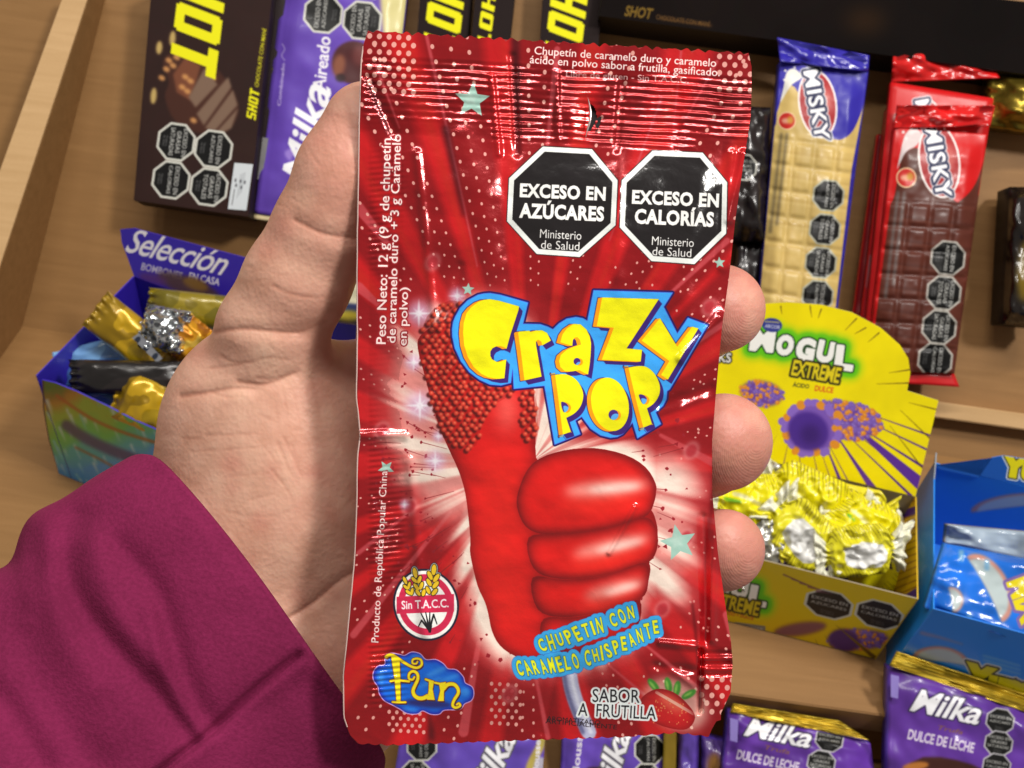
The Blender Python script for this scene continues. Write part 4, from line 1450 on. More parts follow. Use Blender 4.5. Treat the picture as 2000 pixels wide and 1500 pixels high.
# pack that shows through the gap between thumb and packet
q = [(618, 520), (750, 540), (742, 640), (610, 622)]
C = canvas_for(q, (196, 190, 160))
C.fill(np.array([(580, 585), (780, 600), (780, 680), (580, 680)]), (48, 56, 96), 1, blur=2)
C.fill(ellipse(680, 618, 26, 12), (170, 150, 40), .9, blur=3)
r = root_at('sweet_pouch', q, .528, 'white and blue pack glimpsed through the gap between thumb and packet', 'sweet pouch')
slab('film', q, .528, .008, printed('gap_pack_print', C, .35, .2), M_CARD, r, C, bulge=.004, wrinkle=.003, seed=120, nr=14, nc=14)


# ================================================================== the sweet packet: artwork
def packet_art():
    C = Canvas(655, 40, 1485, 1475, 1.15, (214, 28, 34), 0.38)
    X, Y = C.grid()
    cx, cy = 1040, 900
    ang = np.degrees(np.arctan2(cy - Y, X - cx)) % 360
    rad = np.hypot(X - cx, Y - cy)
    # rays of the sunburst
    rs = np.random.default_rng(5)
    dark = np.zeros_like(rad)
    wedges = [(62, 5), (76, 4.5), (88, 5.5), (101, 5), (113, 4.5), (126, 5), (140, 5), (154, 5), (172, 6), (192, 7), (208, 6), (222, 6), (238, 6), (254, 6),
              (270, 7), (288, 5), (303, 6), (318, 5), (334, 6), (350, 7), (8, 7), (24, 6), (40, 6), (50, 4)]
    for a, w in wedges:
        d = np.abs((ang - a + 180) % 360 - 180)
        dark = np.maximum(dark, np.clip((w - d) / 1.6, 0, 1))
    C.paint(dark.astype(np.float32), (148, 17, 25), .86)
    for a, w in [(69, 1.2), (82, 1.6), (94, .9), (107, 1.4), (120, 1.0), (133, 1.7), (31, 1.4), (57, 1.2), (231, 1.5), (296, 1.2), (325, 1.5), (16, 1.3)]:
        d = np.abs((ang - a + 180) % 360 - 180)
        C.paint(np.clip((w - d) / 1.2, 0, 1).astype(np.float32), (214, 40, 34), .8)
    for x0, y0, x1, y1, w in [(833, 70, 932, 520, 7), (1088, 96, 1064, 330, 12), (1292, 190, 1190, 470, 5), (1420, 470, 1290, 590, 12), (1430, 620, 1330, 690, 13),
                              (1395, 905, 1290, 850, 16), (1400, 1020, 1330, 1000, 12), (700, 1080, 850, 960, 9), (690, 1240, 880, 1000, 14), (905, 1430, 935, 1255, 20),
                              (1070, 1440, 1040, 1290, 10), (1370, 1350, 1255, 1255, 10), (1310, 1400, 1190, 1300, 8), (700, 405, 760, 480, 22), (735, 130, 780, 250, 6),
                              (1400, 120, 1340, 230, 6), (1330, 100, 1315, 250, 5), (700, 560, 745, 600, 20), (1418, 1200, 1428, 1250, 14)]:
        C.fill(same_way(thick([(x0, y0), (x1, y1)], w, w * .45)), (226, 92, 100), .75, blur=1.2)
    for x0, y0, x1, y1, w in [(1006, 75, 1012, 300, 16), (870, 250, 905, 420, 14), (720, 160, 760, 260, 16), (843, 1440, 838, 1390, 12)]:
        C.fill(same_way(thick([(x0, y0), (x1, y1)], w, w * .5)), (66, 12, 22), .7, blur=3.5)
    # the moulded thumb and its white glow
    Z2 = lambda pts: np.array([(680 + .4 * x, 540 + .4 * y) for x, y in pts])
    Z3 = lambda pts: np.array([(660 + .4 * x, 960 + .4 * y) for x, y in pts])
    body = np.vstack([
        Z2([(560, 150), (490, 200), (430, 230), (352, 290), (340, 350), (370, 470), (400, 580), (440, 720), (490, 840), (540, 950), (572, 1060), (590, 1200), (597, 1290)]),
        Z3([(645, 290), (655, 350), (682, 460), (718, 540), (735, 600), (752, 680), (790, 750), (860, 800), (980, 840), (1200, 800), (1400, 720), (1450, 640), (1475, 560),
            (1478, 520), (1515, 430), (1520, 340), (1518, 325), (1560, 210), (1545, 120), (1525, 75), (1550, 10)]),
        Z2([(1500, 1010), (1450, 930), (1350, 870), (1200, 838), (1050, 850), (960, 880), (917, 885), (915, 700), (905, 540), (905, 300)])])
    body = smooth_poly(body, 3)
    mb = C.mask(body)
    glow = np.clip(gblur(mb, 60) * 2.15 - .02, 0, 1)
    glow2 = np.clip(gblur(C.mask([ellipse(860, 830, 110, 230, -12), ellipse(1060, 830, 110, 80), ellipse(1300, 1040, 70, 160)]), 55) * 1.25, 0, 1)
    g = np.clip(np.maximum(glow, glow2), 0, 1)
    rn = noise2(1, 720, 14, 77, 3)[0]
    rn = np.clip(.5 + 1.5 * (rn + rn[::-1]) / 1.4, 0, 1)
    ray = rn[np.clip((ang * 2).astype(int), 0, 719)]
    g = np.clip(g * (.62 + .62 * ray), 0, 1)
    C.paint(np.clip(g * 1.15, 0, 1).astype(np.float32), (222, 62, 66), .85, .3)
    C.paint(np.clip((g - .25) * 1.5, 0, 1).astype(np.float32), (236, 150, 140), .8, .15)
    C.paint(np.clip((g - .42) * 2.0, 0, 1).astype(np.float32), (242, 226, 212), .95, .05)
    # dots printed along the dark rays
    dots = []
    for a, w in wedges:
        for k, off in enumerate((-2.2, .2, 2.6)):
            if (int(a) + k) % 4 == 0:
                continue
            r = 290 + 9 * k
            while r < 900:
                t = math.radians(a + off)
                x, y = cx + r * math.cos(t), cy - r * math.sin(t)
                if 690 < x < 1460 and 70 < y < 1445 and not (800 < x < 1340 and 560 < y < 1290):
                    q = 1.6 + 3.0 * min(1, max(0, (r - 250) / 520))
                    dots.append(ellipse(x, y, q * .85, q * 1.1, 90 - a, 10))
                r += 17 + r * .017
    for x0, y0, nx, ny, st in [(722, 70, 5, 8, 19), (1405, 110, 4, 5, 20), (1370, 1325, 4, 5, 20), (760, 1390, 5, 4, 15), (960, 1335, 4, 7, 16)]:
        for j in range(ny):
            for i in range(nx):
                dots.append(ellipse(x0 + i * st + (j % 2) * st / 2, y0 + j * st * .8 + i, 5.2 if st > 16 else 3.6, 5.8 if st > 16 else 4.2, 10, 10))
    for _ in range(46):
        x, y = rs.uniform(1190, 1395), rs.uniform(520, 1330)
        if rs.random() < .75:
            dots.append(ellipse(x, y, 2.2, 2.8, n=8))
    md = C.mask(same_way(dots))
    C.paint(md * np.clip(1.15 - g * 1.2, .0, 1), (238, 176, 164), .93, .15)
    # bare foil along the rolled seals
    ph = Y - .06 * (X - 1080)
    sl = sstep(112, 135, ph) * sstep(300, 270, ph)
    sl = np.maximum(sl, .8 * sstep(706, 725, X) * sstep(815, 780, X) * sstep(190, 230, Y) * sstep(1410, 1360, Y))
    sl = np.maximum(sl, sstep(1358, 1368, X) * sstep(1255, 1265, Y) * sstep(1335, 1320, Y))
    C.chan = np.maximum(C.chan, (.6 * sl * (C.chan > .2)).astype(np.float32))
    # pale rings / cells
    for x, y in [(845, 512), (1385, 600), (1350, 880), (746, 840), (1293, 1190), (995, 1355), (800, 990), (1340, 1050)]:
        C.fill(ellipse(x, y, 15, 20, 30), (235, 150, 150), .55, blur=3)
        C.fill(ellipse(x, y, 10, 13, 30), (190, 40, 52), .8, blur=1.5)
    # specks and sparks flying off
    sp, ln = [], []
    for i in range(260):
        a = rs.uniform(100, 268) if i < 180 else rs.uniform(-60, 75)
        rr = rs.uniform(185, 330) if i < 180 else rs.uniform(240, 340)
        t = math.radians(a)
        x, y = 1020 + rr * math.cos(t) * .95, 930 - rr * math.sin(t) * 1.15
        if not (730 < x < 1390 and 540 < y < 1330):
            continue
        q = rs.uniform(2.6, 6.0)
        n = rs.integers(3, 6)
        sp.append(np.array([(x + q * rs.uniform(.5, 1.1) * math.cos(6.28 * k / n + a), y + q * rs.uniform(.5, 1.1) * math.sin(6.28 * k / n + a)) for k in range(n)]))
        if i % 3 == 0:
            l = rs.uniform(25, 75)
            ln += thick([(x, y), (x - l * math.cos(t) * .8, y + l * math.sin(t) * .8 + rs.uniform(-8, 8))], 1.6, .8)
    C.fill(same_way(ln), (140, 40, 44), .8)
    C.fill(same_way(sp), (142, 22, 34), .95, 0)
    for x, y, r in [(818, 612, 20), (808, 708, 13), (820, 792, 22), (850, 900, 16), (893, 578, 13), (856, 852, 9), (790, 985, 8)]:
        C.fill(ellipse(x, y, r * 1.2, r * 1.2), (226, 190, 226), .8, blur=r * .4)
        C.fill([star(x, y, r * 1.5, 0, 4, .12), star(x, y, r * .8, 45, 4, .15)], (252, 246, 255), .95, blur=.5)
    # thumb shading: part of the printed picture
    C.fill(body, (206, 20, 20), 1, .05)
    edge = np.clip((1 - np.clip(gblur(mb, 14) * 2 - 1, 0, 1)) * mb, 0, 1)
    C.paint(edge, (120, 8, 12), .8)
    C.paint(C.mask(smooth_poly([(930, 900), (1000, 880), (1030, 980), (1010, 1080), (1040, 1200), (990, 1230), (945, 1150), (940, 1010)], 3), blur=22) * mb, (232, 34, 26), .8)
    fing = [([(1012, 960), (1040, 905), (1100, 880), (1170, 878), (1240, 900), (1278, 945), (1276, 985), (1255, 1012), (1180, 1035), (1090, 1045), (1035, 1035), (1012, 1000)], (1185, 953, 85, 15, -5)),
            ([(1032, 1050), (1090, 1043), (1180, 1032), (1262, 1010), (1284, 1045), (1278, 1085), (1250, 1105), (1170, 1125), (1090, 1130), (1042, 1110)], (1195, 1066, 80, 13, -13)),
            ([(1040, 1128), (1100, 1132), (1180, 1124), (1262, 1098), (1266, 1135), (1250, 1170), (1170, 1195), (1100, 1205), (1050, 1190)], (1200, 1150, 62, 12, -15)),
            ([(1062, 1208), (1120, 1206), (1190, 1194), (1248, 1172), (1244, 1225), (1200, 1250), (1110, 1275), (1060, 1250)], None)]
    for poly, hl in fing:
        q = smooth_poly(poly, 4)
        mf = C.mask(q)
        C.paint(np.clip(gblur(mf, 9) * 1.2, 0, 1) * mb, (105, 6, 12), .55)
        C.paint(mf, (212, 22, 20), 1)
        C.paint(np.clip((1 - np.clip(gblur(mf, 13) * 2 - 1, 0, 1)) * mf, 0, 1), (112, 8, 14), .85)
        if hl:
            x, y, a, b, t = hl
            C.paint(C.mask(ellipse(x - 10, y + 28, a, 18, t), blur=12) * mf, (236, 44, 30), .7)
            C.paint(C.mask(ellipse(x, y, a, b, t), blur=9) * mf, (246, 190, 176), .8)
            C.paint(C.mask(ellipse(x + 15, y, a * .6, b * .5, t), blur=5) * mf, (252, 232, 222), .8)
    C.paint(C.mask(ellipse(990, 800, 18, 45, 0), blur=16) * mb, (244, 120, 108), .8)
    # crackling beads on the thumb
    bead = []
    zone = smooth_poly([(850, 600), (905, 590), (925, 690), (965, 740), (1010, 762), (965, 790), (940, 830), (930, 870), (890, 880), (858, 840), (838, 770), (822, 690), (825, 640)], 2)
    zm = C.mask([zone, smooth_poly([(1015, 760), (1044, 768), (1050, 820), (1045, 850), (1018, 860), (1020, 800)], 2)])
    for j in range(30):
        for i in range(24):
            x = 812 + i * 15.2 + (j % 2) * 7.6 + rs.uniform(-2.6, 2.6)
            y = 585 + j * 10.2 + rs.uniform(-2.6, 2.6)
            ix, iy = int((x - C.x0) * C.sc), int((y - C.y0) * C.sc)
            if 0 <= ix < C.w and 0 <= iy < C.h and zm[iy, ix] > .5:
                bead.append((x, y))
    C.paint(zm, (150, 20, 16), .35)
    C.fill([ellipse(x - 2.4, y + 2.2, 5.9, 5.5, n=10) for x, y in bead], (70, 8, 10), .85, blur=.7)
    C.fill([ellipse(x + 1.6, y - 1.6, 5.0, 4.6, n=10) for x, y in bead], (214, 62, 44), .95, blur=.8)
    C.fill([ellipse(x + 2.4, y - 2.6, 1.8, 1.6, n=8) for x, y in bead], (246, 150, 110), .9, blur=.6)
    # stick
    C.fill(same_way(thick(smooth_poly([(1110, 1300), (1116, 1340), (1128, 1380), (1150, 1430)], 5, False), 30)), (176, 178, 208), 1, .05, blur=1)
    C.fill(same_way(thick(smooth_poly([(1100, 1300), (1105, 1340), (1117, 1380), (1138, 1430)], 5, False), 9)), (92, 92, 134), .9, blur=2)
    C.fill(same_way(thick(smooth_poly([(1114, 1300), (1120, 1340), (1132, 1380), (1154, 1430)], 5, False), 7)), (222, 224, 240), .9, blur=2)

    # title lettering
    TA = lambda pts: np.array([(870 + x / 6, 550 + y / 6) for x, y in pts])
    TB = lambda pts: np.array([(1100 + x / 6, 550 + y / 6) for x, y in pts])
    TC = lambda pts: np.array([(1000 + .16 * x, 690 + .16 * y) for x, y in pts])
    blue = np.vstack([
        TA([(78, 560), (88, 480), (110, 420), (170, 310), (260, 220), (380, 155), (450, 140), (520, 135), (640, 155), (800, 200), (965, 247), (907, 495), (1010, 497), (1110, 500),
            (1200, 530), (1258, 560), (1330, 490), (1420, 435), (1530, 415), (1610, 430), (1662, 462)]),
        TB([(355, 102), (1280, 130), (1175, 295), (1335, 610), (1460, 425), (1690, 510), (1245, 1262)]),
        TC([(1890, 460), (1882, 560), (1840, 640), (1750, 720), (1815, 862), (1530, 1035), (1470, 840), (1440, 880), (1350, 985), (1280, 1020), (1200, 1030), (1080, 1000),
            (960, 920), (850, 772), (770, 822), (832, 985), (520, 1112), (395, 395), (22, 432)]),
        TA([(787, 1010), (765, 1185), (650, 1215), (520, 1205), (400, 1150), (280, 1060), (180, 930), (110, 780), (80, 640)])])
    L = {}
    L['C'] = (smooth_poly(TA([(520, 205), (620, 225), (720, 255), (860, 290)]), 1), None)
    faceC = TA([(520, 205), (620, 222), (720, 250), (862, 290), (855, 330), (800, 500), (760, 620), (715, 787), (690, 770), (650, 755), (600, 755), (550, 780), (525, 820), (525, 870), (545, 910),
                (600, 940), (650, 937), (712, 912), (705, 980), (690, 1132), (600, 1138), (500, 1120), (420, 1080), (330, 1000), (260, 880), (220, 750), (205, 600), (215, 480), (245, 370), (300, 300), (380, 240), (450, 212)])
    faceR = TA([(862, 585), (980, 575), (1000, 592), (1060, 572), (1130, 570), (1190, 602), (1235, 690), (1135, 747), (1120, 700), (1085, 680), (1060, 700), (1060, 740), (1125, 1112), (925, 1157), (880, 800), (850, 600)])
    faceA = TA([(1345, 710), (1370, 620), (1420, 550), (1500, 495), (1580, 500), (1650, 560), (1690, 640), (1705, 720), (1700, 850), (1690, 960), (1670, 1087), (1620, 1065), (1570, 1037), (1480, 1052),
                (1400, 1050), (1345, 1000), (1330, 930), (1350, 860), (1420, 800), (1500, 765), (1590, 737), (1575, 680), (1545, 650), (1510, 655), (1490, 690), (1485, 752)])
    faceZ = TB([(455, 185), (1118, 205), (740, 782), (922, 800), (907, 937), (450, 915), (592, 540), (392, 520)])
    faceY = TB([(1132, 428), (1335, 762), (1510, 528), (1582, 547), (1225, 1147), (1145, 1092), (1242, 930), (918, 690)])
    faceP = smooth_poly(TC([(525, 262), (525, 262), (640, 255), (740, 290), (820, 370), (865, 480), (860, 580), (820, 670), (750, 740), (660, 787), (660, 787), (717, 957), (717, 957), (620, 992), (620, 992), (575, 640)]), 3)
    faceO = ellipse(1000 + .16 * 1195, 690 + .16 * 622, .16 * 226, .16 * 330, -12, 40)
    faceQ = smooth_poly(TC([(1420, 175), (1420, 175), (1540, 155), (1640, 168), (1730, 240), (1790, 350), (1805, 450), (1780, 540), (1720, 620), (1645, 672), (1645, 672), (1707, 862), (1707, 862), (1602, 907), (1602, 907), (1510, 560)]), 3)
    holes = [ellipse(870 + 1540 / 6, 550 + 935 / 6, 6.6, 6.8), smooth_poly(TC([(597, 600), (650, 603), (688, 650), (672, 702), (625, 714)]), 3),
             ellipse(1000 + .16 * 1237, 690 + .16 * 750, 9.6, 9.8), smooth_poly(TC([(1545, 510), (1600, 508), (1642, 550), (1632, 602), (1590, 614)]), 3)]
    faces = [faceC, faceR, faceA, faceZ, faceY, faceP, faceO, faceQ]
    C.fill(outline([blue], 4.2), (34, 20, 84), 1, .05)
    C.fill(outline([blue], 1.2), (70, 60, 190), 1, .05)
    C.fill(blue, (58, 164, 246), 1, .05)
    sh = []
    for t in np.linspace(0, 1, 6):
        sh += [f + (7.0 * t, 8.5 * t) for f in faces]
    for f in faces:
        C.fill(same_way([q for q in [f + (7.0 * t, 8.5 * t) for t in np.linspace(0, 1, 6)]]), (58, 30, 118), 1)
    for f in faces:
        og = same_way([f + (-8.0 * t, 1.2 * t) for t in np.linspace(0, 1, 7)])
        C.fill(outline([f + (-8, 1.2)], 1.6), (52, 24, 90), .9)
        C.fill(og, (250, 158, 6), 1)
        C.fill(f, (240, 236, 4), 1)
    for h in holes:
        C.fill(h + (5, 1), (250, 164, 6), 1)
        C.fill(h, (70, 36, 132), 1)
        C.paint(C.mask(h + (4.5, 7.5)) * C.mask(h), (90, 176, 248), 1)

    # warning seals
    Z1 = lambda pts: np.array([(680 + .4 * x, 40 + .4 * y) for x, y in pts])
    for pts in ([(950, 615), (1190, 628), (1315, 780), (1305, 1000), (1130, 1155), (920, 1140), (775, 980), (785, 770)],
                [(1485, 635), (1730, 645), (1850, 790), (1845, 1040), (1690, 1190), (1480, 1175), (1325, 1010), (1335, 780)]):
        o = Z1(pts)
        c = o.mean(0)
        C.fill(outline([o], 1.6), (30, 12, 16), 1, 0)
        C.fill(o, (232, 236, 232), 1, 0)
        C.fill(c + (o - c) * .905, (24, 20, 22), 1, 0)
    W = (240, 240, 236)
    for t, x, y, w, h, a, b in [('EXCESO EN', 1099, 375, 168, 28, 2.5, .046), ('AZÚCARES', 1097, 411, 166, 37, 2.5, .046), ('Ministerio', 1095, 458, 81, 17, 3, 0), ('de Salud', 1094, 479, 75, 17, 3, 0),
                                ('EXCESO EN', 1319, 388, 170, 28, 2.5, .046), ('CALORÍAS', 1317, 422, 155, 37, 2.5, .046), ('Ministerio', 1314, 472, 82, 17, 3, 0), ('de Salud', 1312, 492, 76, 17, 3, 0)]:
        tx(C, t, x, y, w, h, a, W, bold=b, chan=0, space=1.07 if b else 1.0)
    # small lettering
    wt = (246, 226, 222)
    tx(C, 'Chupetín de caramelo duro y caramelo', 1221, 113, 356, 21, 4, wt, bold=.012, chan=0)
    tx(C, 'ácido en polvo sabor a frutilla, gasificado.', 1220, 131, 372, 21, 4, wt, bold=.012, chan=0)
    tx(C, 'Libre de gluten - Sin T.A.C.C.', 1225, 152, 240, 15, 3, wt, bold=.012, alpha=.8, chan=0)
    e = [(2.4, (150, 26, 34))]
    tx(C, 'Peso Neto: 12 g (9 g de chupetín', 752, 471, 402, 25, -88.5, wt, bold=.014, chan=0, edge=e)
    tx(C, 'de caramelo duro + 3 g Caramelo', 772, 466, 408, 23, -88.5, wt, bold=.014, chan=0, edge=e)
    tx(C, 'en polvo)', 790, 618, 114, 22, -88.5, wt, bold=.014, chan=0, edge=e)
    # hologram stars
    for x, y, r, a in [(922, 196, 36, 4), (914, 565, 13, 5), (1405, 513, 12, -5), (1325, 1060, 37, -12), (754, 915, 17, 40), (846, 1122, 8, 0)]:
        C.fill(star(x, y, r, a), (172, 214, 200), 1, .3)
        C.fill(star(x - r * .1, y - r * .1, r * .5, a), (200, 228, 216), .6, .3, blur=2)
    tx(C, 'Producto de República Popular China', 743, 1087, 336, 19, -87, wt, bold=.008, chan=0, edge=[(1.6, (150, 26, 34))])

    # wheat seal
    o = ellipse(832, 1181, 60, 67, -16, 48)
    ears = []
    K = lambda x, y: (700 + x / 7.5, 1080 + y / 7.5)
    grains = [(1105, 245, 36, 80, 5), (1048, 330, 32, 72, -25), (1140, 365, 32, 72, 35), (1035, 430, 30, 65, -30), (1130, 465, 32, 66, 40), (1020, 545, 28, 62, -25), (1115, 570, 30, 60, 40),
              (830, 290, 32, 78, -12), (818, 395, 26, 58, -45), (893, 390, 28, 62, 20), (848, 495, 26, 62, -38), (920, 480, 28, 62, 20), (872, 580, 26, 55, -35), (955, 580, 28, 55, 15),
              (682, 400, 24, 62, -25), (695, 500, 22, 50, -50), (742, 475, 22, 58, 12), (730, 575, 24, 50, -50), (785, 565, 24, 58, 10)]
    tip = [ellipse(*K(x, y), a / 7.5, b / 7.5, r, 14) for x, y, a, b, r in grains]
    C.fill(outline([o] + tip[:3] + tip[7:8], 4) + [o], (30, 28, 50), 1, 0)
    C.fill(outline(tip[:3] + tip[7:8], 2.4) + same_way([o]), (246, 246, 240), 1, 0)
    C.fill(832 * 0 + (o - (832, 1181)) * .9 + (832, 1181), (206, 38, 78), 1, 0)
    inn = (o - (832, 1181)) * .7 + (832, 1181)
    mi = C.mask(inn)
    C.paint(mi, (244, 244, 240), 1)
    C.fill(np.array([K(560, 640), K(1400, 600), K(1400, 860), K(560, 890)]), (206, 38, 78), 1, 0)
    C.fill(outline(tip, 1.5), (40, 34, 14), 1, 0)
    C.fill(same_way(tip), (238, 198, 40), 1, 0)
    tx(C, 'Sin T.A.C.C.', *K(975, 748), 92, 17, -2.5, (248, 242, 242), bold=.02, chan=0)
    for p in ([(1035, 1130), (925, 985), (880, 1075)], [(1035, 1120), (915, 880)], [(1035, 1110), (985, 870)], [(1040, 1110), (1045, 870)], [(1045, 1110), (1100, 900), (1150, 1040)]):
        C.fill(same_way(thick([K(*q) for q in p], 4.4, 2)), (22, 22, 26), 1, 0)
    C.fill(np.array([K(1000, 1060), K(1080, 1060), K(1062, 1165), K(1030, 1170)]), (22, 22, 26), 1, 0)

    # blue cloud badge with the yellow word
    F = lambda pts: np.array([(700 + x / 7.5, 1250 + y / 7.5) for x, y in pts])
    cloud = smooth_poly(F([(400, 250), (470, 195), (600, 215), (680, 230), (780, 180), (900, 205), (985, 290), (1130, 290), (1240, 350), (1310, 425), (1430, 440), (1530, 540), (1560, 630),
                           (1660, 690), (1685, 790), (1650, 880), (1550, 930), (1480, 1010), (1260, 1020), (1180, 1080), (1060, 1080), (940, 1030), (860, 1075), (720, 1070), (600, 1000),
                           (490, 940), (380, 880), (310, 780), (290, 680), (225, 580), (225, 470), (290, 385), (390, 360)]), 4)
    C.fill(outline([cloud], 1.8), (206, 170, 226), 1, .1)
    C.fill(cloud, (30, 40, 168), 1, .1)
    mc = C.mask(cloud)
    mc2 = np.clip(gblur(mc, 5) * 2.2 - 1.2, 0, 1)
    C.paint(mc2 * mc, (14, 104, 222), 1)
    for x, y, a, b, t in [(1150, 460, 190, 38, -25), (1330, 560, 170, 30, -20), (1560, 760, 70, 60, 0), (880, 250, 110, 30, 10), (330, 560, 45, 100, 0), (1050, 620, 200, 26, -22), (760, 1020, 120, 22, 8)]:
        C.paint(C.mask(ellipse(700 + x / 7.5, 1250 + y / 7.5, a / 7.5, b / 7.5, t), blur=3) * mc, (70, 156, 244), .7)
    C.paint(C.mask(ellipse(700 + 1020 / 7.5, 1250 + 930 / 7.5, 46, 8, 4), blur=3) * mc, (44, 30, 96), .85)
    fun = [F([(480, 225), (600, 265), (612, 560), (615, 905), (560, 905), (530, 560), (495, 330)])]
    fun += thick(smooth_poly(F([(405, 245), (450, 220), (520, 230), (640, 310), (760, 380), (860, 405), (925, 360), (915, 290), (850, 270), (795, 290), (795, 340), (845, 345), (865, 315)]), 5, False), 5.5, 2.4)
    fun += thick(F([(470, 600), (560, 580), (640, 595), (740, 605)]), 3.6)
    fun += thick(F([(500, 905), (590, 912), (690, 910)]), 3.2)
    fun += thick(smooth_poly(F([(820, 540), (790, 580), (740, 560), (745, 490), (800, 455), (860, 490), (870, 570), (830, 660), (800, 740), (820, 810), (880, 850), (950, 850), (1010, 820)]), 5, False), 3, 7.5)
    fun += [F([(1035, 580), (1105, 600), (1085, 720), (1115, 875), (1005, 870), (1030, 740)]), F([(1180, 630), (1280, 615), (1250, 760), (1248, 890), (1165, 890), (1200, 740)])]
    fun += thick(F([(985, 575), (1060, 600)]), 3.5) + thick(F([(1120, 625), (1200, 640)]), 3.5)
    fun += thick(smooth_poly(F([(1250, 710), (1310, 650), (1400, 650), (1455, 710), (1460, 780), (1400, 880), (1380, 960), (1430, 990), (1490, 960), (1470, 925), (1440, 945)]), 5, False), 7, 3)
    fun = same_way(fun)
    C.fill([q + (2, 3.4) for q in fun] + outline(fun, 1.6), (70, 34, 40), .95, 0)
    C.fill(outline(fun, .8), (206, 130, 40), 1, 0)
    C.fill(fun, (246, 226, 16), 1, 0)

    # slogan on blue blobs, letters set one by one along a rising line
    def slogan(word, x0, y0, x1, y1, h, bend, seed):
        rg = np.random.default_rng(seed)
        n = len(word)
        wts = np.array([.55 if c in 'I ' else 1.0 for c in word])
        pos = (np.cumsum(wts) - wts / 2) / wts.sum()
        out = []
        for c, p in zip(word, pos):
            if c == ' ':
                continue
            x = x0 + (x1 - x0) * p
            y = y0 + (y1 - y0) * p + bend * math.sin(math.pi * p)
            sl = math.degrees(math.atan2(y1 - y0, x1 - x0))
            out.append(text_shape(c, x, y, (x1 - x0) / wts.sum() * (.34 if c == 'I' else .74), h * rg.uniform(.85, 1.1), sl + rg.uniform(-9, 9) + 2, bold=.03, shear=-.05))
        return out
    l1 = slogan('CHUPETIN CON', 1050, 1262, 1240, 1192, 30, 4, 3)
    l2 = slogan('CARAMELO CHISPEANTE', 1007, 1305, 1288, 1220, 29, 22, 4)
    for ls in (l1, l2):
        al = [q for l in ls for q in l]
        C.fill(outline(al, 9.5), (50, 60, 160), .6, 0)
        C.fill(outline(al, 8.5), (54, 162, 226), 1, 0)
    for ls in (l1, l2):
        al = [q for l in ls for q in l]
        C.fill([q + (1.4, 1.8) for q in al] + outline(al, 1.2), (30, 96, 120), .8, 0)
        C.fill(al, (228, 232, 24), 1, 0)

    # strawberry and the flavour line
    C.fill(ellipse(1320, 1375, 68, 46, 30), (246, 214, 196), .7, 0, blur=9)
    for x, y, a in [(1276, 1338, -40), (1305, 1338, -12), (1322, 1345, 10), (1345, 1356, 60)]:
        C.fill(ellipse(x, y, 7, 16, a), (62, 138, 44), 1, 0, blur=.6)
        C.fill(ellipse(x - 2, y, 2.5, 10, a), (150, 196, 90), .8, 0, blur=1)
    berry = smooth_poly([(1250, 1368), (1280, 1346), (1315, 1352), (1345, 1378), (1357, 1402), (1340, 1424), (1300, 1420), (1262, 1400)], 5)
    C.fill(berry, (196, 24, 28), 1, .02)
    mk = C.mask(berry)
    C.paint(C.mask(ellipse(1312, 1372, 30, 14, 32), blur=6) * mk, (238, 110, 84), .8)
    C.paint(C.mask(same_way(thick([(1282, 1352), (1354, 1394)], 6))) * mk, (250, 220, 196), .7)
    C.paint((1 - np.clip(gblur(mk, 8) * 2 - 1, 0, 1)) * mk, (130, 10, 16), .7)
    C.fill([ellipse(1262 + rs.uniform(0, 80), 1375 + rs.uniform(-10, 40), 1.3, 1.7, n=6) for _ in range(40)], (238, 150, 90), .8, 0)
    ed = [(4.0, (232, 240, 240))]
    tx(C, 'SABOR', 1203, 1359, 92, 26, 1, (24, 20, 28), bold=.0, chan=0, edge=ed)
    tx(C, 'A  FRUTILLA', 1205, 1389, 152, 25, 3, (24, 20, 28), bold=.0, chan=0, edge=ed)
    tx(C, 'AROMATIZADO', 1120, 1407, 105, 9, 5, (28, 18, 24), bold=.0, chan=0)
    tx(C, 'ARTIFICIALMENTE', 1135, 1414, 140, 9, 5, (28, 18, 24), bold=.0, chan=0)
    # dark lines paint in crease shade at the lower right fold and film seams
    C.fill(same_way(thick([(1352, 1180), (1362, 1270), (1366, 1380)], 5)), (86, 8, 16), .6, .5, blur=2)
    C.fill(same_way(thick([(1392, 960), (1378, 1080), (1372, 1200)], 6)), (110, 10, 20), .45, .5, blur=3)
    n = noise2(C.h, C.w, 90, 3)
    C.rgb *= (1 + .10 * n[..., None])
    return C


# ---- packet shape
PK_L = np.array([(720, 64), (710, 88), (706, 120), (704, 200), (700, 400), (699, 540), (698, 780), (704, 852), (700, 888), (698, 960), (694, 1080), (684, 1200), (672, 1320), (672, 1400), (684, 1436), (700, 1450)], float)
PK_R = np.array([(1462, 108), (1468, 130), (1468, 180), (1466, 230), (1452, 320), (1436, 430), (1424, 540), (1410, 640), (1399, 760), (1391, 860), (1391, 960), (1402, 1080), (1416, 1180), (1428, 1260), (1431, 1300), (1427, 1360), (1408, 1402)], float)


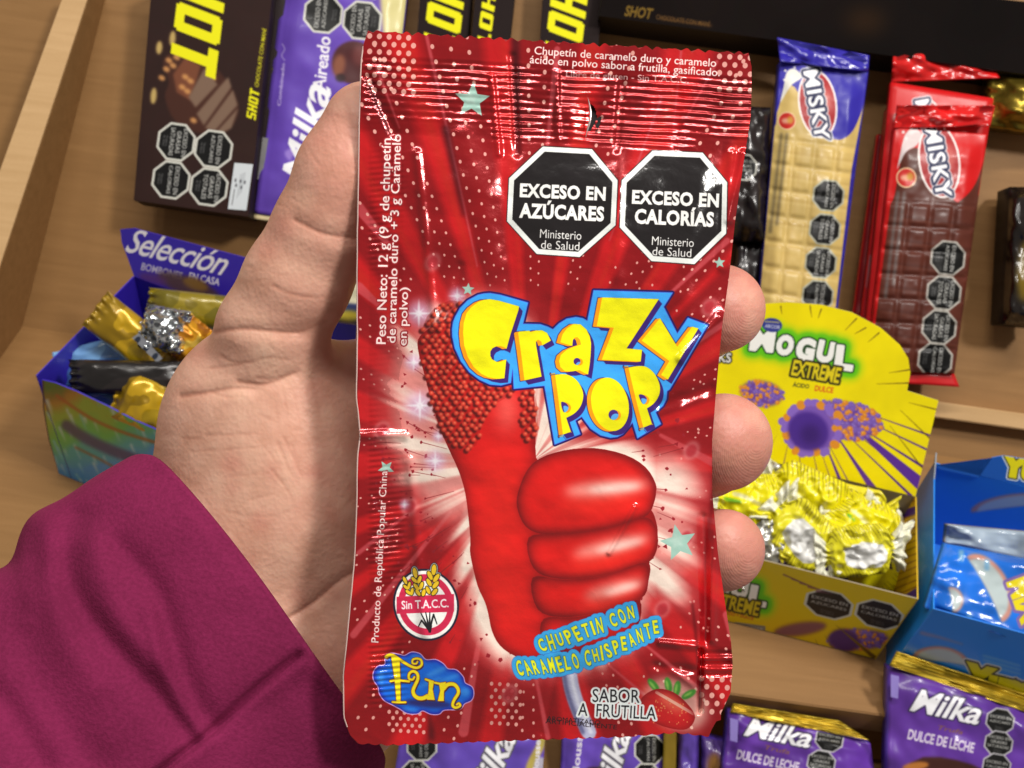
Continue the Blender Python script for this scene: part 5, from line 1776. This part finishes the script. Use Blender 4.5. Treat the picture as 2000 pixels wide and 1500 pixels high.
def packet_xy(nr, nc):
    t, s = np.linspace(0, 1, nr), np.linspace(0, 1, nc)
    Ly = 64 + t * (1450 - 64)
    Ry = 108 + t * (1412 - 108)
    Lx, Rx = np.interp(Ly, PK_L[:, 1], PK_L[:, 0]), np.interp(Ry, PK_R[:, 1], PK_R[:, 0])
    x = Lx[:, None] * (1 - s) + Rx[:, None] * s
    y = Ly[:, None] * (1 - s) + Ry[:, None] * s
    # bottom edge: dips towards the tip at the lower right, then the folded corner
    b = np.interp(x[-1], [670, 700, 760, 1060, 1220, 1320, 1384, 1400, 1432], [1430, 1450, 1453, 1442, 1437, 1429, 1436, 1404, 1400])
    y = y + (b - y[-1])[None] * np.clip((t[:, None] - .55) / .45, 0, 1) ** 2
    # scalloped cut along both ends
    sc_t = 5.5 * np.abs(np.sin(x[0] / 26 * math.pi)) + 1.5 * np.sin(x[0] * .31)
    sc_b = 3.6 * np.abs(np.sin(x[-1] / 24 * math.pi))
    y = y - sc_t[None] * np.clip(1 - t[:, None] / .012, 0, 1) + sc_b[None] * np.clip(1 - (1 - t[:, None]) / .008, 0, 1)
    return x, y, np.broadcast_to(s[None], x.shape), np.broadcast_to(t[:, None], x.shape)




def packet_z(x, y, s, t, seed=21, fine=True):
    nr, nc = x.shape
    pil = sstep(.0, .30, s) * sstep(1.0, .89, s) * sstep(.10, .22, t) * sstep(1.0, .88, t)
    z = 24 * pil
    z += 18 * np.exp(-((x - 1100) / 190) ** 2 - ((y - 1020) / 270) ** 2)
    z += 9 * np.exp(-((x - 930) / 80) ** 2 - ((y - 790) / 160) ** 2)
    if not fine:
        return z
    n1, n2, n3 = noise2(nr, nc, nr / 7, seed, 3), noise2(nr, nc, nr / 18, seed + 1, 3), noise2(nr, nc, nr / 55, seed + 2, 2)
    z += n1 * 8.5 + n2 * 4.2 * (.4 + pil) + n3 * 1.0
    z += 5.0 * (.14 - np.abs(noise2(nr, nc, nr / 6, seed + 31, 2))) * (.3 + sstep(.55, .95, s) + sstep(.35, .1, t))
    # tension folds fanning out below the top seal and along the right edge
    for (ax, ay, bx, by, w, h) in [(905, 260, 960, 520, 26, 4), (985, 300, 1000, 560, 18, -3), (1207, 290, 1206, 540, 12, 2.5), (1330, 250, 1320, 285, 14, -3), (1430, 300, 1408, 520, 10, 5),
                                   (1452, 300, 1425, 430, 9, 7), (1405, 620, 1330, 700, 10, 6), (1388, 760, 1290, 790, 12, -4), (1372, 1010, 1378, 1250, 9, -7), (1402, 900, 1390, 1250, 9, 6),
                                   (1240, 990, 1190, 1080, 5, 4), (720, 150, 770, 260, 10, -5), (1000, 110, 1010, 300, 8, -4), (1290, 1255, 1365, 1262, 7, 6), (1280, 1300, 1360, 1310, 8, -4),
                                   (1300, 1300, 1350, 1335, 8, 3), (815, 300, 850, 640, 9, 4), (800, 900, 830, 1240, 10, 4), (960, 150, 975, 300, 7, 4), (1215, 160, 1205, 290, 8, -4), (1090, 1290, 1060, 1430, 8, -3), (900, 520, 850, 760, 9, -3), (700, 850, 790, 850, 10, 5), (1370, 1270, 1366, 1390, 5, -9)]:
        dx, dy = bx - ax, by - ay
        l2 = dx * dx + dy * dy
        u = np.clip(((x - ax) * dx + (y - ay) * dy) / l2, 0, 1)
        d2 = (x - ax - u * dx) ** 2 + (y - ay - u * dy) ** 2
        z += 1.5 * h * np.exp(-d2 / w ** 2)
    # rib rolled seals: top band, left strip, right corner
    ph = y - .06 * (x - 1080)
    mod = .7 + 1.2 * noise2(nr, nc, nr / 25, seed + 5, 2)
    band = sstep(118, 150, ph) * sstep(292, 262, ph) * sstep(700, 720, x)
    band = band * np.where((x > 960) & (x < 1360) & (ph > 250), 1, np.where(ph > 250, sstep(262, 240, ph), 1))
    n4 = noise2(nr, nc, 5, seed + 14, 2)
    tri = lambda v: np.arcsin(.96 * np.sin(v * 2 * math.pi)) * 2 / math.pi
    z += band * (2.35 * np.clip(mod, .35, 1.3) * tri((ph + 5 * n2) / 13.5) + .8 * n4)
    ls = sstep(712, 730, x) * sstep(806, 770, x) * sstep(190, 240, y) * sstep(1400, 1340, y)
    lm = np.clip(.4 + 1.6 * noise2(nr, nc, nr / 10, seed + 9, 2), .05, 1)
    z += ls * (lm * 1.9 * tri((y + .1 * x) / 11) + .7 * n4 * lm)
    rs_ = sstep(1362, 1370, x) * sstep(1262, 1275, y) * sstep(1330, 1316, y)
    z += rs_ * 3.2 * np.sin(y / 21 * 2 * math.pi)
    # burst hang hole: the left lip stands up, a crease runs from it
    z += 9 * np.exp(-(((x - 1110) / 24) ** 2 + ((y - 225) / 32) ** 2)) - 5 * np.exp(-(((x - 1168) / 16) ** 2 + ((y - 232) / 24) ** 2))
    z += 6 * np.exp(-((x - 1088 - .02 * (y - 180)) / 7) ** 2) * sstep(120, 150, y) * sstep(290, 250, y)
    return z


def build_packet():
    can = packet_art()
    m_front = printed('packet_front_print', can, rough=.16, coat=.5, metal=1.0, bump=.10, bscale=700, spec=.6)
    m_back = plain('packet_back_film', (190, 60, 62), rough=.3, metal=.5, vary=.1)
    root = empty('candy_packet', HP(1060, 1440, 0).tolist())
    nr, nc = 800, 330
    x, y, s, t = packet_xy(nr, nc)
    z = packet_z(x, y, s, t)
    v = HP(x, y, z).reshape(-1, 3)
    f = grid_faces(nr, nc)
    fx, fy = x.ravel()[f].mean(1), y.ravel()[f].mean(1)
    hole = ((fx - 1150 - 9 * np.cos((fy - 225) / 20)) / 6.5) ** 2 + ((fy - 230) / 27) ** 2 < 1
    f = f[~hole]
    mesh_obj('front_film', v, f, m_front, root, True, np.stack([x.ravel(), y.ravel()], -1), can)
    nr, nc = 140, 80
    x, y, s, t = packet_xy(nr, nc)
    z = -.55 * packet_z(x, y, s, t, fine=False) - 15 + 3 * noise2(nr, nc, 18, 4)
    # the back film peeps out along the left cut edge
    x = x - 3.2 * sstep(.06, .0, s) * (.6 + noise2(nr, nc, 12, 8))
    f = grid_faces(nr, nc)
    fx, fy = x.ravel()[f].mean(1), y.ravel()[f].mean(1)
    mesh_obj('back_film', HP(x, y, z).reshape(-1, 3), f, m_back, root, True)
    # dark patch added as shade behind the hang hole, and its bright torn lip
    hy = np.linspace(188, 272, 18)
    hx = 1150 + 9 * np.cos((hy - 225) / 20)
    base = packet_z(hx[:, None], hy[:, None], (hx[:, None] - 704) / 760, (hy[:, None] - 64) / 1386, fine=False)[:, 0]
    shade_pts = np.stack([HP(hx + dx, hy, base - 6 + dz) for dx, dz in ((-16, -1), (-5, -4), (6, -4), (16, -1))], 1).reshape(-1, 3)
    mesh_obj('hole_shade', shade_pts, grid_faces(18, 4), plain('hole_shade_dark', (20, 14, 15), .5, spec=.2), root, True)
    wl = np.sin(np.linspace(0, math.pi, 18))
    lip = np.stack([HP(hx + dx * wl - 5.5 * wl, hy, base + 9 + dz * wl) for dx, dz in ((-3.0, 1), (0, 5), (2.2, 2))], 1).reshape(-1, 3)
    mesh_obj('torn_lip', lip, grid_faces(18, 3), plain('foil_lip', (214, 190, 188), .2, metal=.8), root, True)
    edge = []
    ey = np.linspace(90, 1420, 160)
    ex = np.interp(ey, PK_L[:, 1], PK_L[:, 0])
    rows = []
    for k, (dx, dz) in enumerate([(-2.4, -2.5), (-1.2, -.2), (.2, -.6)]):
        wob = noise2(160, 1, 9, 31)[:, 0]
        rows.append(HP(ex + dx + wob * 1.6, ey, dz + 2.2 + np.full_like(ey, 0) + packet_z(ex[:, None] + 1, ey[:, None], np.zeros((160, 1)), ((ey - 64) / 1386)[:, None], fine=False)[:, 0]))
    v = np.stack(rows, 1).reshape(-1, 3)
    mesh_obj('cut_edge', v, grid_faces(160, 3), plain('cut_edge_white', (206, 178, 170), rough=.4), root, True)
    tag(root, 'shiny red foil lollipop packet with a printed red thumb, held up in front', 'candy packet')


build_packet()


# ================================================================== the hand: one continuous skin from a blended distance field
def surface_nets(F, org, cell):
    """F[x, y, z] < 0 inside -> vertices, quads"""
    S = F < 0
    nx, ny, nz = F.shape
    cnt = np.zeros((nx - 1, ny - 1, nz - 1), np.int8)
    for i in (0, 1):
        for j in (0, 1):
            for k in (0, 1):
                cnt += S[i:nx - 1 + i, j:ny - 1 + j, k:nz - 1 + k]
    act = (cnt > 0) & (cnt < 8)
    I = np.argwhere(act)
    idx = np.full(act.shape, -1, np.int64)
    idx[act] = np.arange(len(I))
    acc, num = np.zeros((len(I), 3)), np.zeros(len(I))
    cor = [np.array(c) for c in ((0, 0, 0), (1, 0, 0), (0, 1, 0), (1, 1, 0), (0, 0, 1), (1, 0, 1), (0, 1, 1), (1, 1, 1))]
    for a in range(8):
        for b in range(a + 1, 8):
            if np.abs(cor[a] - cor[b]).sum() != 1:
                continue
            pa, pb = I + cor[a], I + cor[b]
            fa, fb = F[tuple(pa.T)], F[tuple(pb.T)]
            m = (fa < 0) != (fb < 0)
            t = fa[m] / (fa[m] - fb[m])
            acc[m] += pa[m] + (pb[m] - pa[m]) * t[:, None]
            num[m] += 1
    V = np.array(org) + cell * acc / num[:, None]
    Q = []
    for ax in range(3):
        o1, o2 = (ax + 1) % 3, (ax + 2) % 3
        sl = [slice(None)] * 3
        sl2 = [slice(None)] * 3
        sl[ax], sl2[ax] = slice(0, -1), slice(1, None)
        A, B = S[tuple(sl)], S[tuple(sl2)]
        e = np.argwhere(A != B)
        ok = (e[:, o1] > 0) & (e[:, o2] > 0) & (e[:, o1] < F.shape[o1] - 1) & (e[:, o2] < F.shape[o2] - 1)
        e = e[ok]
        d1, d2 = np.zeros(3, int), np.zeros(3, int)
        d1[o1], d2[o2] = 1, 1
        q = np.stack([idx[tuple(e.T)], idx[tuple((e - d1).T)], idx[tuple((e - d1 - d2).T)], idx[tuple((e - d2).T)]], -1)
        fl = A[tuple(e.T)]
        q[fl] = q[fl][:, ::-1]
        Q.append(q)
    return V, np.vstack(Q)


def build_hand():
    cell = 7.0
    lo, hi = np.array([-180, 120, -640.]), np.array([1540, 1760, 40.])
    n = ((hi - lo) / cell).astype(int)
    ax = [lo[i] + cell * np.arange(n[i]) for i in range(3)]
    F = np.full(tuple(n), 999., np.float32)

    def add(dist, mn, mx, k):
        a = [max(0, int((mn[i] - 70 - lo[i]) / cell)) for i in range(3)]
        b = [min(n[i], int((mx[i] + 70 - lo[i]) / cell) + 1) for i in range(3)]
        sl = tuple(slice(a[i], b[i]) for i in range(3))
        Xg, Yg, Zg = ax[0][sl[0]][:, None, None], ax[1][sl[1]][None, :, None], ax[2][sl[2]][None, None]
        d = dist(Xg, Yg, Zg).astype(np.float32)
        f = F[sl]
        h = np.maximum(k - np.abs(f - d), 0) / k
        F[sl] = np.minimum(f, d) - h * h * k * .25

    def cone(p, q, ra, rb, k=45):
        p, q = np.array(p, float), np.array(q, float)
        v = q - p

        def dist(X, Y, Z):
            t = np.clip(((X - p[0]) * v[0] + (Y - p[1]) * v[1] + (Z - p[2]) * v[2]) / v.dot(v), 0, 1)
            return np.sqrt((X - p[0] - t * v[0]) ** 2 + (Y - p[1] - t * v[1]) ** 2 + (Z - p[2] - t * v[2]) ** 2) - (ra + (rb - ra) * t)
        r = max(ra, rb)
        add(dist, np.minimum(p, q) - r, np.maximum(p, q) + r, k)

    def blob(c, r, k=60, ang=0):
        c, r = np.array(c, float), np.array(r, float)
        ca, sa = math.cos(math.radians(ang)), math.sin(math.radians(ang))

        def dist(X, Y, Z):
            x, y = (X - c[0]) * ca + (Y - c[1]) * sa, -(X - c[0]) * sa + (Y - c[1]) * ca
            return (np.sqrt((x / r[0]) ** 2 + (y / r[1]) ** 2 + ((Z - c[2]) / r[2]) ** 2) - 1) * r.min()
        add(dist, c - r.max(), c + r.max(), k)

    def chain(pts, k=35):
        for a, b in zip(pts[:-1], pts[1:]):
            cone(a[:3], b[:3], a[3], b[3], k)

    # palm, heel of the hand, wrist and forearm
    blob((930, 960, -420), (330, 330, 120), 60)
    blob((850, 1170, -390), (230, 190, 140), 90)
    cone((560, 960, -330), (300, 1240, -330), 195, 210, 90)
    cone((720, 1220, -360), (480, 1500, -350), 170, 180, 90)
    blob((530, 1200, -350), (290, 270, 165), 90)
    cone((420, 1360, -330), (-60, 1680, -180), 240, 250, 90)
    # thumb and its ball
    blob((508, 865, -300), (203, 215, 165), 60, 12)
    cone((520, 800, -285), (560, 1010, -310), 160, 180, 80)
    chain([(524, 770, -260, 132), (530, 650, -200, 106), (580, 548, -165, 103), (634, 445, -135, 99), (676, 335, -118, 95), (716, 243, -108, 86)], 30)
    blob((668, 352, -85), (66, 105, 70), 40, 24)
    # web and fingers behind the packet, tips curling up at its right edge
    cone((600, 820, -350), (960, 720, -380), 118, 118, 60)
    for f in ([(940, 740, -390, 112), (1230, 655, -350, 94), (1352, 618, -245, 88), (1410, 602, -132, 86)],
              [(1000, 870, -420, 112), (1250, 885, -400, 96), (1372, 874, -275, 94), (1414, 864, -142, 96)],
              [(980, 1020, -420, 105), (1240, 1072, -390, 90), (1362, 1078, -265, 84), (1414, 1075, -132, 81)],
              [(930, 1160, -410, 96), (1150, 1235, -370, 78), (1320, 1232, -230, 70)]):
        G = F
        F = np.full(tuple(n), 999., np.float32)

        chain(f, 30)
        a, b = G, F
        h = np.maximum(16 - np.abs(a - b), 0) / 16
        F = np.minimum(a, b) - h * h * 16 * .25
    V, Q = surface_nets(F, lo, cell)
    # creases pressed into the skin
    lines = SKIN_LINES
    up = np.ones(len(V), bool)
    dz = np.zeros(len(V))
    for pl, w, dep in lines:
        if w < 6:
            continue
        p = smooth_poly(np.array(pl, float), 4, False)
        d2 = np.full(len(V), 1e9)
        for a, b in zip(p[:-1], p[1:]):
            v = b - a
            t = np.clip(((V[:, 0] - a[0]) * v[0] + (V[:, 1] - a[1]) * v[1]) / max(v.dot(v), 1e-6), 0, 1)
            d2 = np.minimum(d2, (V[:, 0] - a[0] - t * v[0]) ** 2 + (V[:, 1] - a[1] - t * v[1]) ** 2)
        dz -= dep * np.exp(-d2 / (w * 1.3) ** 2)
    V[:, 2] += np.where(V[:, 2] > -330, dz, 0)
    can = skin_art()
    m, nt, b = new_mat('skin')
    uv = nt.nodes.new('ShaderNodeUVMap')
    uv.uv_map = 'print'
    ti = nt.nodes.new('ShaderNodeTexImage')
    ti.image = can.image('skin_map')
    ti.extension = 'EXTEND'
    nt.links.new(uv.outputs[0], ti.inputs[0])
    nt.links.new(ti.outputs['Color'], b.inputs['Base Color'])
    tc = nt.nodes.new('ShaderNodeTexCoord')
    vo = nt.nodes.new('ShaderNodeTexVoronoi')
    vo.inputs['Scale'].default_value = 900
    nt.links.new(tc.outputs['Object'], vo.inputs['Vector'])
    mx = nt.nodes.new('ShaderNodeMath')
    mx.operation = 'MULTIPLY_ADD'
    mx.inputs[1].default_value = .10
    nt.links.new(vo.outputs['Distance'], mx.inputs[0])
    nt.links.new(ti.outputs['Alpha'], mx.inputs[2])
    bp = nt.nodes.new('ShaderNodeBump')
    bp.inputs['Strength'].default_value = .5
    bp.inputs['Distance'].default_value = .0011
    nt.links.new(mx.outputs[0], bp.inputs['Height'])
    nt.links.new(bp.outputs['Normal'], b.inputs['Normal'])
    b.inputs['Roughness'].default_value = .44
    b.inputs['Specular IOR Level'].default_value = .35
    b.inputs['Subsurface Weight'].default_value = .12
    b.inputs['Subsurface Radius'].default_value = (1.0, .35, .2)
    b.inputs['Subsurface Scale'].default_value = .004
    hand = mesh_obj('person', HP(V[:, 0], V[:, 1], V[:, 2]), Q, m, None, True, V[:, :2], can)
    md = hand.modifiers.new('smooth', 'SMOOTH')
    md.factor, md.iterations = .5, 4
    tag(hand, 'bare hand and forearm in a burgundy sleeve holding up the red packet', 'person')
    return hand


_q = lambda pts: [(280 + x * .32, 520 + y * .32) for x, y in pts]
_p = lambda pts: [(300 + x * .3067, 100 + y * .3067) for x, y in pts]
SKIN_LINES = [
    (_q([(440, 405), (600, 382), (760, 395), (900, 405), (1000, 390), (1120, 330)]), 9, 6),
    (_p([(900, 1075), (1050, 1150), (1180, 1182), (1310, 1192)]), 11, 5),
    (_q([(790, 120), (900, 170), (1030, 190), (1100, 190)]), 4, 4),
    (_q([(470, 545), (560, 590), (650, 580)]), 4, 3), (_q([(400, 625), (600, 600), (760, 560), (890, 572)]), 4, 3),
    (_q([(580, 705), (750, 720), (930, 650)]), 7, 5), (_q([(230, 795), (400, 770), (560, 745), (690, 752)]), 7, 6),
    (_q([(420, 770), (520, 800), (600, 790)]), 4, 3), (_q([(690, 680), (800, 690), (960, 640)]), 4, 3),
    (_q([(380, 1032), (520, 1030), (700, 1020)]), 4, 2.5), (_q([(300, 1132), (520, 1120), (700, 1105)]), 4, 2.5), (_q([(240, 1050), (380, 1062)]), 4, 2),
    (_q([(820, 1080), (900, 1270)]), 3, 3), (_q([(860, 1050), (970, 1290)]), 3, 3), (_q([(780, 1240), (860, 1340)]), 3, 3), (_q([(900, 1080), (950, 1200)]), 3, 2), (_q([(740, 1100), (830, 1230)]), 3, 2),
    (_q([(840, 1300), (920, 1440)]), 3, 2), (_q([(700, 900), (820, 960)]), 3, 2), (_q([(1020, 680), (1060, 800), (1085, 960)]), 4, 2),
    (_q([(860, 800), (890, 1000)]), 3, 1.6), (_q([(920, 790), (960, 1010)]), 3, 1.6), (_q([(800, 820), (830, 980)]), 3, 1.4), (_q([(640, 1430), (900, 1360)]), 3, 1.5), (_q([(500, 1290), (760, 1260)]), 3, 1.5),
    ([(540, 1220), (560, 1208), (610, 1178), (671, 1128), (720, 1110)], 6, 6), ([(440, 1000), (520, 1010), (590, 990)], 3, 1.5),
    (_p([(1000, 650), (1080, 760)]), 3, 1.5), (_p([(880, 930), (960, 990)]), 3, 2), (_p([(780, 970), (860, 1000)]), 3, 2), (_p([(1090, 380), (1130, 420), (1180, 400)]), 3, 1.5),
    ([(430, 590), (520, 578)], 3, 1.5), ([(480, 520), (560, 540)], 3, 1.5)]


def skin_art():
    C = Canvas(-180, 120, 1540, 1760, .6, (214, 166, 143), .5)
    n1, n2, n3 = noise2(C.h, C.w, 120, 41, 4), noise2(C.h, C.w, 26, 42, 3), noise2(C.h, C.w, 6, 43, 2)
    X, Y = C.grid()
    red = np.clip(.30 + .9 * n1, 0, 1) * .45
    red += .95 * np.exp(-((X - 1420) / 160) ** 2)                                        # pinker fingertips
    red += .35 * np.exp(-((X - 690) / 70) ** 2 - ((Y - 330) / 130) ** 2)
    C.paint(np.clip(red, 0, 1).astype(np.float32), (200, 130, 116), .9)
    C.paint(np.clip(n2 * 1.2, 0, 1).astype(np.float32), (224, 182, 156), .6)
    C.paint(np.clip(-n2 * 1.2, 0, 1).astype(np.float32), (184, 130, 106), .6)
    C.chan += (.10 * n3 + .10 * n2).astype(np.float32)
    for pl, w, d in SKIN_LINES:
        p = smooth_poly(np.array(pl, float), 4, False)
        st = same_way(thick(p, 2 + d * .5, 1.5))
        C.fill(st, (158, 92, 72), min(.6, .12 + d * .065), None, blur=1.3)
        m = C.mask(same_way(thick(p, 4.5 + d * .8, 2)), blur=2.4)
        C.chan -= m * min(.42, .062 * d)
    # ridges of the finger pads
    for fx, fy in ((1462, 602), (1478, 866), (1462, 1076)):
        for k in range(3, 26):
            o = ellipse(fx, fy + k * 1.2, k * 4.0, k * 4.6, 12, 40)
            C.chan -= C.mask(same_way(thick(o, 1.8, closed=True)), blur=.6) * .06
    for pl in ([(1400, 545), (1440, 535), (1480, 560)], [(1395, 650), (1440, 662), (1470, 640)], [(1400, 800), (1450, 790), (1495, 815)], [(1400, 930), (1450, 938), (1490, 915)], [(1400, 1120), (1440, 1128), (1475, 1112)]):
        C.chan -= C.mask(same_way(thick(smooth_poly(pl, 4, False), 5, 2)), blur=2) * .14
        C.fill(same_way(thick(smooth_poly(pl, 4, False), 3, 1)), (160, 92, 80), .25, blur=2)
    # fine net of skin lines and soft blotches
    rg = np.random.default_rng(4)
    fine = []
    for _ in range(900):
        x, y = rg.uniform(310, 720), rg.uniform(160, 1420)
        a = rg.choice([rg.normal(.1, .35), rg.normal(1.25, .3)])
        l = rg.uniform(8, 34)
        fine += thick([(x, y), (x + l * math.cos(a) * .5, y + l * math.sin(a) * .5 + rg.uniform(-2, 2)), (x + l * math.cos(a), y + l * math.sin(a))], 1.7, 1.0)
    mf = C.mask(same_way(fine), blur=1.1)
    C.paint(mf, (160, 98, 78), .12)
    C.chan -= mf * .04
    for _ in range(70):
        x, y = rg.uniform(300, 720), rg.uniform(180, 1420)
        C.fill(ellipse(x, y, rg.uniform(8, 26), rg.uniform(8, 26)), (190, 116, 100) if rg.random() < .6 else (228, 190, 164), .34, None, blur=9)
    return C


HAND = build_hand()


# ------------------------------------------------------------------ sleeve
def build_sleeve():
    axis = np.array([-.774, .633])
    perp = np.array([-.633, -.774])
    na, nt_ = 230, 380
    tt = np.linspace(0, 1, na)
    th = np.linspace(0, 2 * math.pi, nt_, endpoint=False)
    T, A = np.meshgrid(tt, th, indexing='ij')
    L = 1050
    cx, cy = 530 + axis[0] * L * T, 1180 + axis[1] * L * T
    hw = 400 + 20 * T + 12 * np.sin(T * 9)
    hd = 262 + 40 * T
    zc = -330 + 250 * T
    e = 2.5                                            # slightly boxy section
    ca, sa = np.cos(A), np.sin(A)
    rr = (np.abs(ca) ** e + np.abs(sa) ** e) ** (-1 / e)
    u, w = hw * ca * rr, hd * sa * rr
    # the hem dips where the wrist turns
    hem = np.clip(1 - T / .12, 0, 1)
    sh = (14 * np.sin(u / 400 * 2.2 + .5) - 48 * np.abs(ca) ** 16) * hem
    X = cx + perp[0] * u - axis[0] * sh
    Y = cy + perp[1] * u - axis[1] * sh
    Z = zc + w
    zf = np.zeros_like(X)
    S = lambda pts: smooth_poly([(x * .4534, 820 + y * .4534) for x, y in pts], 4, False)
    folds = [(S([(330, 420), (298, 560), (320, 740), (420, 900), (560, 1050), (690, 1210), (800, 1340)]), 22, -30), (S([(420, 540), (450, 700), (520, 870), (640, 1040)]), 26, 20),
             (S([(500, 540), (620, 660), (700, 800), (760, 1000), (830, 1190), (900, 1300)]), 20, -22), (S([(640, 820), (700, 1040), (790, 1240), (870, 1350)]), 13, 16),
             (S([(100, 860), (130, 1040), (230, 1240), (420, 1480)]), 30, -18), (S([(210, 500), (200, 700), (260, 900), (400, 1140)]), 24, 14),
             (S([(900, 500), (1000, 800), (1050, 1060)]), 60, 12), (S([(1000, 1280), (1130, 1220), (1250, 1130)]), 30, -14), (S([(60, 620), (120, 760), (110, 860)]), 18, 14),
             (S([(-60, 1150), (60, 1280), (180, 1480)]), 26, -26), (S([(1300, 1005), (1200, 1085), (1100, 1165), (930, 1325), (720, 1490), (640, 1560)]), 8, -24),
             (S([(1330, 1030), (1130, 1190), (960, 1345), (750, 1500)]), 16, 7), (S([(1380, 1180), (1250, 1300), (1150, 1500)]), 34, -12),
             (S([(480, 200), (560, 330), (700, 470)]), 40, 8), (S([(150, 520), (170, 600)]), 22, -20)]
    front = w > -40
    for p, wd, h in folds:
        d2 = np.full(X.shape, 1e9)
        for a, b in zip(p[:-1], p[1:]):
            v = b - a
            t = np.clip(((X - a[0]) * v[0] + (Y - a[1]) * v[1]) / v.dot(v), 0, 1)
            d2 = np.minimum(d2, (X - a[0] - t * v[0]) ** 2 + (Y - a[1] - t * v[1]) ** 2)
        zf += h * (1.0 if wd < 10 else .68) * np.exp(-d2 / (wd * (1.0 if wd < 10 else 1.35)) ** 2)
    Z = Z + np.where(front, zf, 0) * sstep(0, .03, T) * np.clip((w + 40) / 120, 0, 1)
    # notch of the sleeve's upper silhouette
    bump = 16 * np.exp(-((T - .24) / .05) ** 2) - 22 * np.exp(-((T - .33) / .04) ** 2)
    top = np.clip((u - 250) / 150, 0, 1)
    X, Y = X + perp[0] * bump * top, Y + perp[1] * bump * top
    v = HP(X, Y, Z).reshape(na, nt_, 3)
    # turn the hem inwards
    cxh, cyh = 530 + axis[0] * 30, 1180 + axis[1] * 30
    ring1 = HP(cxh + (X[0] - 530) * .955, cyh + (Y[0] - 1180) * .955, zc[0] + (Z[0] - zc[0]) * .93 - 6)
    ring2 = HP(cxh + axis[0] * 60 + (X[0] - 530) * .94, cyh + axis[1] * 60 + (Y[0] - 1180) * .94, zc[0] + (Z[0] - zc[0]) * .9 - 6)
    mid = HP(530 + axis[0] * -6 + (X[0] - 530) * .985, 1180 + axis[1] * -6 + (Y[0] - 1180) * .985, zc[0] + (Z[0] - zc[0]) * .975)
    V = np.vstack([ring2, ring1, mid, v.reshape(-1, 3)])
    nr = na + 3
    f = []
    for r in range(nr - 1):
        a = r * nt_ + np.arange(nt_)
        b = r * nt_ + (np.arange(nt_) + 1) % nt_
        f.append(np.stack([a, b, b + nt_, a + nt_], -1))
    m, nt, b = new_mat('burgundy_fleece')
    tc = nt.nodes.new('ShaderNodeTexCoord')
    nz = nt.nodes.new('ShaderNodeTexNoise')
    nz.inputs['Scale'].default_value = 1100
    nz.inputs['Detail'].default_value = 3
    nt.links.new(tc.outputs['Object'], nz.inputs['Vector'])
    n3 = nt.nodes.new('ShaderNodeTexNoise')
    n3.inputs['Scale'].default_value = 45
    nt.links.new(tc.outputs['Object'], n3.inputs['Vector'])
    ad = nt.nodes.new('ShaderNodeMath')
    ad.operation = 'ADD'
    nt.links.new(nz.outputs['Fac'], ad.inputs[0])
    nt.links.new(n3.outputs['Fac'], ad.inputs[1])
    cr = nt.nodes.new('ShaderNodeValToRGB')
    cr.color_ramp.elements[0].position, cr.color_ramp.elements[1].position = .35, .65
    hv = nt.nodes.new('ShaderNodeMath')
    hv.operation = 'MULTIPLY'
    hv.inputs[1].default_value = .5
    nt.links.new(ad.outputs[0], hv.inputs[0])
    cr.color_ramp.elements[0].color = lin((102, 23, 58))
    cr.color_ramp.elements[1].color = lin((122, 31, 72))
    nt.links.new(hv.outputs[0], cr.inputs['Fac'])
    nt.links.new(cr.outputs['Color'], b.inputs['Base Color'])
    b.inputs['Roughness'].default_value = .9
    b.inputs['Specular IOR Level'].default_value = .15
    b.inputs['Sheen Weight'].default_value = .12
    b.inputs['Sheen Roughness'].default_value = .4
    b.inputs['Sheen Tint'].default_value = lin((200, 80, 120))
    bp = nt.nodes.new('ShaderNodeBump')
    bp.inputs['Strength'].default_value = .3
    bp.inputs['Distance'].default_value = .0008
    nt.links.new(nz.outputs['Fac'], bp.inputs['Height'])
    nt.links.new(bp.outputs['Normal'], b.inputs['Normal'])
    o = mesh_obj('sleeve', V, np.vstack(f), m, HAND, True)
    o['label'] = 'burgundy fleece sleeve with a seamed cuff'


build_sleeve()
